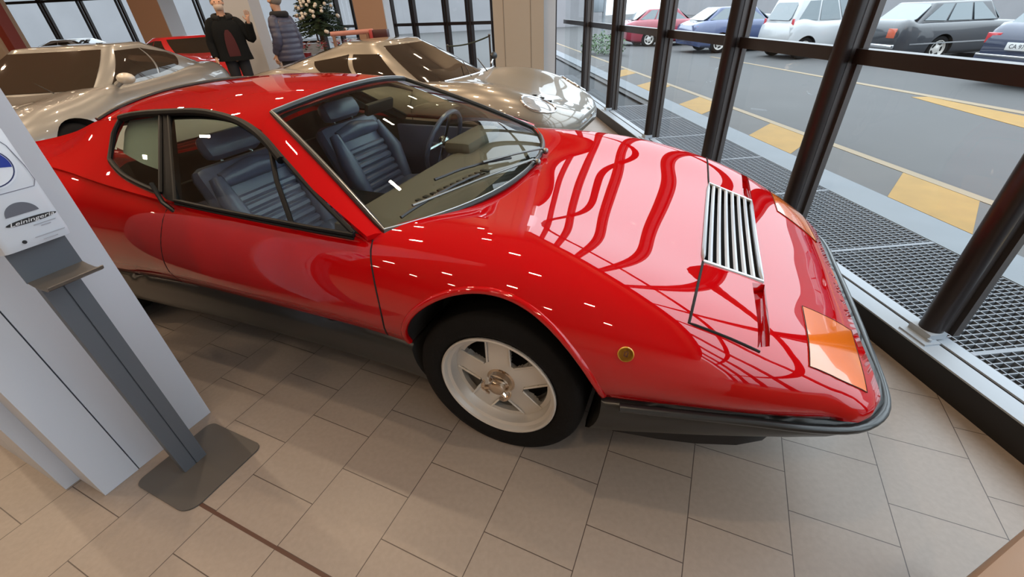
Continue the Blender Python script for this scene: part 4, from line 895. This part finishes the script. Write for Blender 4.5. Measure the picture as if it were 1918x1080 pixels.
MB().box((-3.74, 0, .54), (.05, 1.55, .035), None, .01).build('bumper_strip', M_chrome, es); MB().box((-3.70, 0, .45), (.08, 1.62, .20), None, .03).build('rear_bumper', M_navy, es)
bl_ = street('hatchback', 'slate blue hatchback parked outside left of the white hatchback', 17.8, 9.4, sz(HATCH, 1.0, 1.12), M_blue, (-.45, -3.0, -1.1, -2.35, .74, .58, .95, 1.0, 1.42), W2)
lamps(bl_, -3.18, .62, .82, M_tail, 'tail_lamp', (.04, .22, .12))
rd = street('hatchback', 'crimson hatchback parked farthest left outside, right of the sign post', 21.6, 8.2, sz(HATCH, 1.0, 1.12), M_wine, (-.45, -3.0, -1.1, -2.35, .74, .58, .95, 1.0, 1.42), W2)
bk2 = street('saloon', 'blue saloon parked outside between the slate blue and the white hatchback, farther back', 20.3, 14.4, SEDAN, M_navy, (-.70, -3.15, -1.15, -2.65, .74, .60, .90, .93, 1.38), W2)
# ================================================================== PEOPLE
def skin_body(name, chains, m, parent, sub=2):
    """one continuous surface grown over a skeleton: chains = lists of ((x,y,z), radius); equal points are one joint"""
    bm = bmesh.new(); lay = bm.verts.layers.skin.verify(); seen = {}
    def vert(p, r):
        k = tuple(round(c, 4) for c in p)
        if k not in seen:
            v = bm.verts.new(p); v[lay].radius = (r, r) if not isinstance(r, tuple) else r; seen[k] = v
        return seen[k]
    first = True
    for ch in chains:
        pv = None
        for p, r in ch:
            v = vert(p, r)
            if first: v[lay].use_root = True; first = False
            if pv is not None and pv is not v and not bm.edges.get((pv, v)): bm.edges.new((pv, v))
            pv = v
    me = bpy.data.meshes.new(name); bm.to_mesh(me); bm.free(); me.materials.append(m)
    o = bpy.data.objects.new(name, me); link(o, parent)
    s = o.modifiers.new('skin', 'SKIN'); s.use_smooth_shade = True
    b = o.modifiers.new('sub', 'SUBSURF'); b.levels = b.render_levels = sub
    bake(o); smooth(o.data, 80); return o
def hand_chains(wrist, d, side_, palm_n, curl=0.3, r=.0085, thumb_out=1.0):
    """palm and five fingers; d = pointing direction, side_ = towards the thumb, palm_n = palm normal"""
    d = Vector(d).normalized(); s = Vector(side_).normalized(); n = Vector(palm_n).normalized(); w_ = Vector(wrist); ch = []
    palm = w_ + d * .05
    ch.append([(tuple(w_), .024), (tuple(palm), .030), (tuple(w_ + d * .085), .026)])
    for k, (off, L) in enumerate(((.033, .075), (.011, .084), (-.011, .078), (-.032, .060))):
        b0 = w_ + d * .092 + s * off; c1 = b0 + (d * math.cos(curl) + n * math.sin(curl)) * L * .5; c2 = c1 + (d * math.cos(curl * 2.2) + n * math.sin(curl * 2.2)) * L * .5
        ch.append([(tuple(w_ + d * .085), .026), (tuple(b0), .0095), (tuple(c1), .0085), (tuple(c2), .0072)])
    t0 = w_ + d * .03 + s * .034; t1 = t0 + (d * .75 + s * .75 * thumb_out) * .035; t2 = t1 + (d * .9 + s * .35) * .032
    ch.append([(tuple(palm), .030), (tuple(t0), .013), (tuple(t1), .0105), (tuple(t2), .0085)])
    return ch
M_skin = mat('skin', (.52, .30, .21), .55); M_hairg = mat('grey_hair', (.20, .18, .165), .8); M_eye = mat('eye_dark', (.02, .015, .01), .2)
M_coat = mat('black_coat_cloth', (.008, .009, .010), .9, bump=(60, .3), spec=.15); M_sweat = mat('dark_red_sweater', (.06, .008, .011), .85, bump=(80, .3)); M_trous = mat('navy_trousers', (.010, .011, .016), .8, bump=(70, .2)); M_puff = mat('navy_puffer_nylon', (.045, .047, .085), .42, bump=(30, .15)); M_mask = mat('pale_face_mask', (.62, .50, .42), .8); M_shoe = mat('black_shoe', (.01, .01, .01), .4); M_scarf = mat('dark_scarf', (.012, .012, .016), .9)
def head_mesh(e_body_name, parent, c, fwd, m):
    pass
def ring_loft(rings, n=28):
    """rings: (centre, rx, ry, axis-rotation about z) stacked"""
    G = []
    for (c, rx, ry, a) in rings:
        row = []
        for k in range(n + 1):
            t = 2 * PI * k / n; x, y = rx * math.copysign(abs(math.cos(t)) ** .85, math.cos(t)), ry * math.copysign(abs(math.sin(t)) ** .85, math.sin(t))
            row.append((c[0] + x * math.cos(a) - y * math.sin(a), c[1] + x * math.sin(a) + y * math.cos(a), c[2]))
        G.append(row)
    return G
def limb(path, rads, n=16, quilt=0, amp=0.0):
    P = crom([p for p in path], 40); R_ = np.interp(np.linspace(0, 1, 40), np.linspace(0, 1, len(rads)), rads)
    if quilt: R_ = R_ + amp * np.abs(np.sin(np.linspace(0, PI * quilt, 40)))
    return P, list(R_)
def person(label, loc, rz, arms, garments, head_turn=0.0, look='front'):
    e = thing('person', label, 'person', loc, rz)
    hips = (0, 0, .96); chest = (0, .0, 1.28); neckb = (0, -.01, 1.47)
    ch = [[(hips, .135), ((0, 0, 1.10), .125), (chest, .150), ((0, -.005, 1.40), .12), (neckb, .062), ((0, .005, 1.55), .056), ((0, .015, 1.62), .078), ((0, .02, 1.69), .094), ((0, .005, 1.745), .075)]]
    for s in (-1, 1):
        ch.append([(hips, .135), ((s * .095, 0, .88), .088), ((s * .10, .012, .50), .058), ((s * .105, -.01, .30), .052), ((s * .105, -.02, .09), .036), ((s * .11, .09, .045), .036), ((s * .112, .17, .03), .026)])
        sh, el, wr, hd = arms[s]
        ch.append([((0, -.005, 1.40), .12), (sh, .062), (tuple(lerp(Vector(sh), Vector(el), .5)), .050), (el, .042), (tuple(lerp(Vector(el), Vector(wr), .4)), .040), (wr, .026)])
        ch += hand_chains(wr, *hd)
    # face: nose, brow and chin are extra joints of the same surface
    ch.append([((0, .02, 1.69), .094), ((0, .108, 1.675), .016), ((0, .122, 1.655), .013)])
    ch.append([((0, .015, 1.62), .078), ((0, .075, 1.605), .034)])
    for s in (-1, 1): ch.append([((0, .02, 1.69), .094), ((s * .088, .005, 1.68), .016), ((s * .094, -.004, 1.70), .012)])
    b = skin_body('body', ch, M_skin, e)
    for s in (-1, 1): MB().ball((s * .034, .100, 1.70), .011, 10).build('eye', M_eye, b)
    MB().tube([(-.022, .104, 1.622), (0, .110, 1.620), (.022, .104, 1.622)], .005, 6).build('mouth', mat('lips', (.38, .14, .12), .5), b)
    hb = MB(); hb.ball((0, -.008, 1.715), .107, 20, (.93, 1.04, .98)); 
    hb.v = [(x, (y if y < .055 or z > 1.775 else .055), z) if True else 0 for x, y, z in hb.v]; hr = hb.build('hair', M_hairg, e)
    garments(e); return e
def arm_tube(path, rads, m, parent, name='sleeve', quilt=0, amp=0):
    P, R_ = limb(path, rads, quilt=quilt, amp=amp); return MB().tube(P, .05, 16, rad=R_).build(name, m, parent, 60)

# 1: dark coat, mask, one hand raised
A1 = {1: ((.185, -.005, 1.41), (.29, -.02, 1.13), (.30, .06, .90), ((.0, .15, -1), (-.2, 1, 0), (-1, 0, 0), .35)),
     -1: ((-.185, -.005, 1.41), (-.335, .02, 1.17), (-.37, .14, 1.41), ((-.12, .10, 1), (1, .1, 0), (.1, 1, 0), .16))}
def g1(e):
    G = ring_loft([((0, -.005, z), rx, ry, 0) for z, rx, ry in ((.85, .275, .19), (.90, .268, .185), (.97, .255, .175), (1.10, .245, .17), (1.25, .25, .17), (1.36, .235, .155), (1.42, .20, .13), (1.47, .13, .10), (1.50, .085, .085))])
    ct = MB().grid(G).build('coat', M_coat, e, 60, thick=.012)
    for s in (-1, 1):
        sh, el, wr, _ = A1[s]; arm_tube([(s * .15, -.005, 1.42), sh, tuple(lerp(Vector(sh), Vector(el), .5)), el, tuple(lerp(Vector(el), Vector(wr), .5)), tuple(lerp(Vector(el), Vector(wr), .92))], [.075, .092, .085, .076, .066, .055], M_coat, ct)
    cl = MB(); P = [(.125 * math.sin(t), -.015 + .105 * math.cos(t), 1.475 + .035 * (1 - math.cos(t)) * .6) for t in np.linspace(.35, 2 * PI - .35, 30)]; cl.tube(P, .042, 10); cl.build('fur_collar', mat('black_fur', (.010, .010, .011), .95, bump=(120, 1.0)), ct)
    sw = MB(); sw.grid([[(x * k, .172 + .012 * math.cos(x * 8) - .02 * ((z - 1.1) / .3) ** 2, z) for x in np.linspace(-.085, .085, 9)] for z, k in ((.92, 1.0), (.98, 1.05), (1.08, 1), (1.18, .85), (1.26, .6), (1.31, .25))]); sw.build('sweater', M_sweat, e, 60, thick=.012)
    for s in (-1, 1): P, R_ = limb([(s * .09, 0, .93), (s * .10, .01, .52), (s * .105, -.015, .10)], [.108, .080, .072]); MB().tube(P, .08, 16, rad=R_).build('trouser_leg', M_trous, e, 60)
    for s in (-1, 1): MB().box((s * .11, .06, .045), (.10, .29, .085), None, .03).build('shoe', M_shoe, e)
    mk = MB(); mk.grid([[(.078 * math.sin(t) * w_, .028 + .098 * math.cos(t) * k, z) for t in np.linspace(-1.15, 1.15, 13)] for z, w_, k in ((1.588, .8, .72), (1.61, .98, .98), (1.64, 1.02, 1.10), (1.668, 1.0, 1.02))]); mk.build('face_mask', M_mask, e, 60, thick=.004)
person('person in black coat and face mask raising one hand', (-4.62, 8.62, 0), math.radians(-152), A1, g1)
# 2: navy quilted jacket, seen from the side and behind
A2 = {1: ((.18, -.01, 1.40), (.235, -.05, 1.12), (.225, .0, .87), ((0, .12, -1), (0, 1, .1), (-1, 0, 0), .35)),
     -1: ((-.18, -.01, 1.40), (-.235, -.03, 1.12), (-.22, .10, .90), ((0, .2, -1), (0, 1, .1), (1, 0, 0), .35))}
def g2(e):
    rings = []; zs = np.linspace(.80, 1.46, 60)
    for z in zs:
        rx = np.interp(z, [.80, .95, 1.1, 1.3, 1.40, 1.46], [.235, .235, .225, .225, .19, .12]); ry = np.interp(z, [.80, .95, 1.1, 1.3, 1.40, 1.46], [.185, .185, .175, .165, .135, .095])
        k = .009 * abs(math.sin(PI * (z - .80) / .083)); rings.append(((0, -.005, z), rx + k, ry + k, 0))
    jk = MB().grid(ring_loft(rings, 32)).build('jacket', M_puff, e, 70, thick=.012)
    for s in (-1, 1):
        sh, el, wr, _ = A2[s]; arm_tube([(s * .14, -.005, 1.41), sh, tuple(lerp(Vector(sh), Vector(el), .5)), el, tuple(lerp(Vector(el), Vector(wr), .9))], [.072, .086, .080, .072, .058], M_puff, jk, 'sleeve', 7, .006)
    cl = MB(); cl.tube([(.11 * math.sin(t), -.01 + .10 * math.cos(t), 1.49) for t in np.linspace(0, 2 * PI, 28, endpoint=False)], .050, 10, closed=True); cl.build('scarf', M_scarf, e)
    for s in (-1, 1): P, R_ = limb([(s * .09, 0, .93), (s * .10, .01, .52), (s * .105, -.015, .10)], [.118, .085, .075]); MB().tube(P, .08, 16, rad=R_).build('trouser_leg', M_trous, e, 60)
    for s in (-1, 1): MB().box((s * .11, .06, .045), (.10, .29, .085), None, .03).build('shoe', M_shoe, e)
person('person in navy quilted jacket with grey hair turned to the left', (-3.72, 8.75, 0), math.radians(72), A2, g2)

# ================================================================== CHRISTMAS TREE, COLUMNS, DISPLAY
TREE = Vector((-4.30, 12.25, 0))
tr_ = thing('christmas_tree', 'green christmas tree hung with white baubles behind the person in navy', 'christmas tree', tuple(TREE))
MB().tube([(0, 0, .02), (0, 0, 2.25)], .04, 10, rad=[.045, .012]).build('trunk', mat('bark', (.08, .05, .03), .9), tr_)
rng = random.Random(3); fo = MB()
for lv in range(26):
    z0 = .60 + lv * .066; R_ = .60 * (1 - (z0 - .60) / 1.87) + .03; nb = int(14 + 24 * R_)
    for b in range(nb):
        a = rng.uniform(0, 2 * PI); L = R_ * rng.uniform(.75, 1.08); dr = rng.uniform(.05, .16); tip = Vector((L * math.cos(a), L * math.sin(a), z0 - dr)); base = Vector((0, 0, z0)); sd = Vector((-math.sin(a), math.cos(a), 0))
        for k in range(7):
            t = .28 + .72 * k / 6; p = base.lerp(tip, t)
            for sg in (-1, 1):
                q = p + sd * sg * rng.uniform(.045, .10) + (tip - base).normalized() * rng.uniform(.02, .05) + Vector((0, 0, rng.uniform(-.02, .035))); nrm = Vector((0, 0, .014))
                fo.add([p - sd * .009, p + sd * .009, q], [(0, 1, 2)]); fo.add([p - nrm, p + nrm, q], [(0, 1, 2)])
fo_ = mesh_obj('foliage', fo.v, fo.f, mat('fir_needles', (.016, .040, .014), .7), tr_, 0)
bb = MB().ball((0, 0, 0), .040, 12).build('bauble', mat('pearl_bauble', (.78, .74, .66), .3, coat=.6)); tag(bb, 'small pearly white bauble hanging on the christmas tree', 'bauble', 'white baubles on the christmas tree')
cap_ = MB().lathe([(.008, .030), (.008, .040), (0, .042)], 8).build('bauble_cap', mat('gold_cap', (.5, .33, .08), .3, .9), bb)
first = True
for k in range(58):
    z = rng.uniform(.52, 1.85); R_ = .62 * (1 - (z - .35) / 2.05) + .02; a = rng.uniform(-2.9, .35)
    o = bb if first else copy_tree(bb); first = False
    o.location = TREE + Vector((R_ * math.cos(a), R_ * math.sin(a), z + .56))
pt = thing('potted_poinsettia', 'potted poinsettia with red and white leaves crowded at the foot of the christmas tree', 'plant', (0, 0, 0), 0, 'poinsettias round the tree foot')
MB().lathe([(.06, 0), (.085, .16), (.09, .16), (.09, .175), (.075, .175)], 16).build('pot', mat('dark_red_foil', (.20, .02, .03), .35, .3), pt)
for nm, m_, col_n, r0, zz in (('red_leaves', mat('red_bract', (.42, .03, .05), .5), 26, .17, .30), ('white_leaves', mat('white_bract', (.62, .50, .48), .5), 18, .15, .34), ('green_leaves', mat('green_leaf', (.03, .09, .03), .5), 22, .18, .24)):
    mb = MB()
    for k in range(col_n):
        a = rng.uniform(0, 2 * PI); r = rng.uniform(.02, r0 * .55); c = Vector((r * math.cos(a), r * math.sin(a), zz + rng.uniform(-.05, .06))); d = Vector((math.cos(a), math.sin(a), rng.uniform(-.2, .4))).normalized(); s_ = d.cross(Vector((0, 0, 1))).normalized()
        mb.add([c, c + d * .05 + s_ * .028, c + d * .105, c + d * .05 - s_ * .028], [(0, 1, 2), (0, 2, 3)])
    mb.build(nm, m_, pt, 0)
for k in range(7):
    o = pt if k == 0 else copy_tree(pt); a = -2.9 + k * .52; o.location = TREE + Vector((.72 * math.cos(a), .72 * math.sin(a), .56)); o.rotation_euler.z = k * 1.3
pd = MB().box((TREE.x, TREE.y, .28), (1.7, 1.7, .559), None, .02); tag(pd.build('plinth', mat('plinth_white', (.5, .45, .42), .6)), 'square plinth under the christmas tree and its plants', 'plinth')
for k, o in enumerate([q for q in bpy.data.objects if q.name.startswith('potted_poinsettia')]): o.location.z = .56
tr_.location.z = .56
for q in [q for q in bpy.data.objects if q.name.startswith('bauble') and q.parent is None]: q.location.z += .0

def post(name, label, x0, x1, y0, y1, m, m_side=None, extra=None):
    t = thing(name, label, 'column', ((x0 + x1) / 2, (y0 + y1) / 2, 0)); w_, d_ = x1 - x0, y1 - y0
    MB().box((0, 0, CEIL / 2), (w_, d_, CEIL - .004)).build('shaft', m, t, 0)
    if m_side: MB().box((w_ / 2 + .006, 0, CEIL / 2), (.012, d_ * .96, CEIL - .004)).build('side_cladding', m_side, t, 0)
    if extra: extra(t, w_, d_)
    return t
M_colw = mat('column_white', (.46, .47, .50), .5); M_colb = mat('column_beige', (.36, .29, .22), .55); M_colbr = mat('column_brown', (.33, .20, .13), .6)
def ex1(t, w_, d_):
    MB().box((w_ / 2 + .10, .06, CEIL / 2), (.19, d_ - .15, CEIL - .004)).build('side_cladding', M_colw, t, 0)
    for x in (-w_ / 2 + .16, w_ / 2 - .20): MB().box((x, -d_ / 2 - .001, CEIL / 2), (.006, .006, CEIL - .004)).build('joint_line', mat('joint_dark', (.12, .10, .08), .7), t, 0)
post('column', 'wide beige column behind the bonnet of the silver beige sports car', -.05, .72, 7.62, 8.2, M_colb, None, ex1)
post('column', 'brown column with a pale side right of the christmas tree', -3.05, -2.42, 11.0, 11.7, M_colbr, M_colw)
post('column', 'slim white column between the two standing people', -4.98, -4.5, 9.45, 9.9, M_colw)
post('column', 'beige column with shade painted brown on its front and a grey side left of the person in black coat', -9.93, -9.13, 14.1, 14.8, M_colbr, M_colw)  # brown shaft colour imitates shade on a beige column
def ex2(t, w_, d_): MB().box((w_ / 2 + .09, -.1, CEIL / 2), (.17, .3, CEIL - .004)).build('red_edge', mat('oxide_red', (.17, .025, .015), .5), t, 0)
post('column', 'beige column edged with a dark red upright in the top left corner', -12.15, -11.45, 11.6, 12.3, M_colb, None, ex2)
dsx = thing('display_bar', 'red and white display bar with dark box end in front of the brown column', 'display', (-2.85, 10.2, 0))
MB().tube([(-.55, 0, 1.12), (.32, 0, 1.14)], .045, 14).build('bar', mat('bar_red_white', (.50, .22, .18), .4), dsx)
MB().box((.47, 0, 1.08), (.30, .22, .16), None, .015).build('end_box', mat('dark_red_box', (.06, .012, .014), .4), dsx); MB().box((.29, -.01, 1.08), (.07, .23, .17), None, .015).build('red_end', mat('box_red', (.42, .05, .05), .4), dsx)
for x in (-.5, .2): MB().tube([(x, 0, 0), (x, 0, 1.12)], .035, 10).build('leg', mat('leg_brown', (.25, .14, .10), .5), dsx)
rp = MB(); P_ = [(-1.05, 9.3, .98 - .10 * math.sin(PI * t) + .14 * t) if False else (lerp(-.95, -.14, t), lerp(9.2, 8.6, t), lerp(.86, 1.02, t) - .04 * math.sin(PI * t)) for t in np.linspace(0, 1, 14)]
# barrier rope and its two stands beside the wide column
bs = thing('rope_barrier', 'dark green barrier rope running to the wide beige column', 'barrier', (-.55, 8.9, 0))
MB().tube([Vector(p) - Vector((-.55, 8.9, 0)) for p in P_], .012, 8).build('rope', mat('dark_green_rope', (.03, .045, .035), .8), bs)
for p in (P_[0], P_[-1]): q = Vector(p) - Vector((-.55, 8.9, 0)); MB().lathe([(.13, .0), (.13, .012), (.02, .03), (.016, q.z), (.026, q.z + .02), (0, q.z + .04)], 16, Matrix.Translation((q.x, q.y, 0))).build('stand', M_greymetal, bs)

# sign post and bush outside
sgp = thing('sign_post', 'grey sign post with a small box outside beyond the far window', 'post', tuple(wp(18.2, 3.1, -.1)))
MB().tube([(0, 0, 0), (0, 0, 3)], .06, 12).build('pole', mat('post_grey', (.22, .24, .26), .5), sgp); MB().box((-.22, -.05, 1.45), (.34, .16, .42), None, .02).build('meter_box', mat('box_grey', (.22, .25, .28), .5), sgp)
bu = MB()
for k in range(900):
    a = rng.uniform(0, 2 * PI); r = .75 * rng.random() ** .5; z = rng.uniform(.05, .75) * (1 - .5 * r); c = Vector((r * math.cos(a), r * math.sin(a), z)); d = Vector((rng.uniform(-1, 1), rng.uniform(-1, 1), rng.uniform(-.2, 1))).normalized() * .09; s_ = d.cross(Vector((0, 0, 1))).normalized() * .03
    bu.add([c, c + d * .5 + s_, c + d, c + d * .5 - s_], [(0, 1, 2, 3)])
bo = bu.build('bush', mat('bush_leaf', (.07, .13, .05), .7), None, 0); bo.location = wp(16.6, 2.7, -.1); tag(bo, 'low green bush outside at the foot of the sign post', 'bush')

# brown corner at the lower right, filled by an added plain block
cb = thing('brown_block', 'brown low block whose corner shows at the lower right edge', 'plinth', (1.047, .198, 0))
MB().box((0, 0, .225), (.56, .42, .449), Matrix.Rotation(.396, 3, 'Z'), .02).build('block_body', mat('brown_board', (.26, .17, .11), .6), cb)
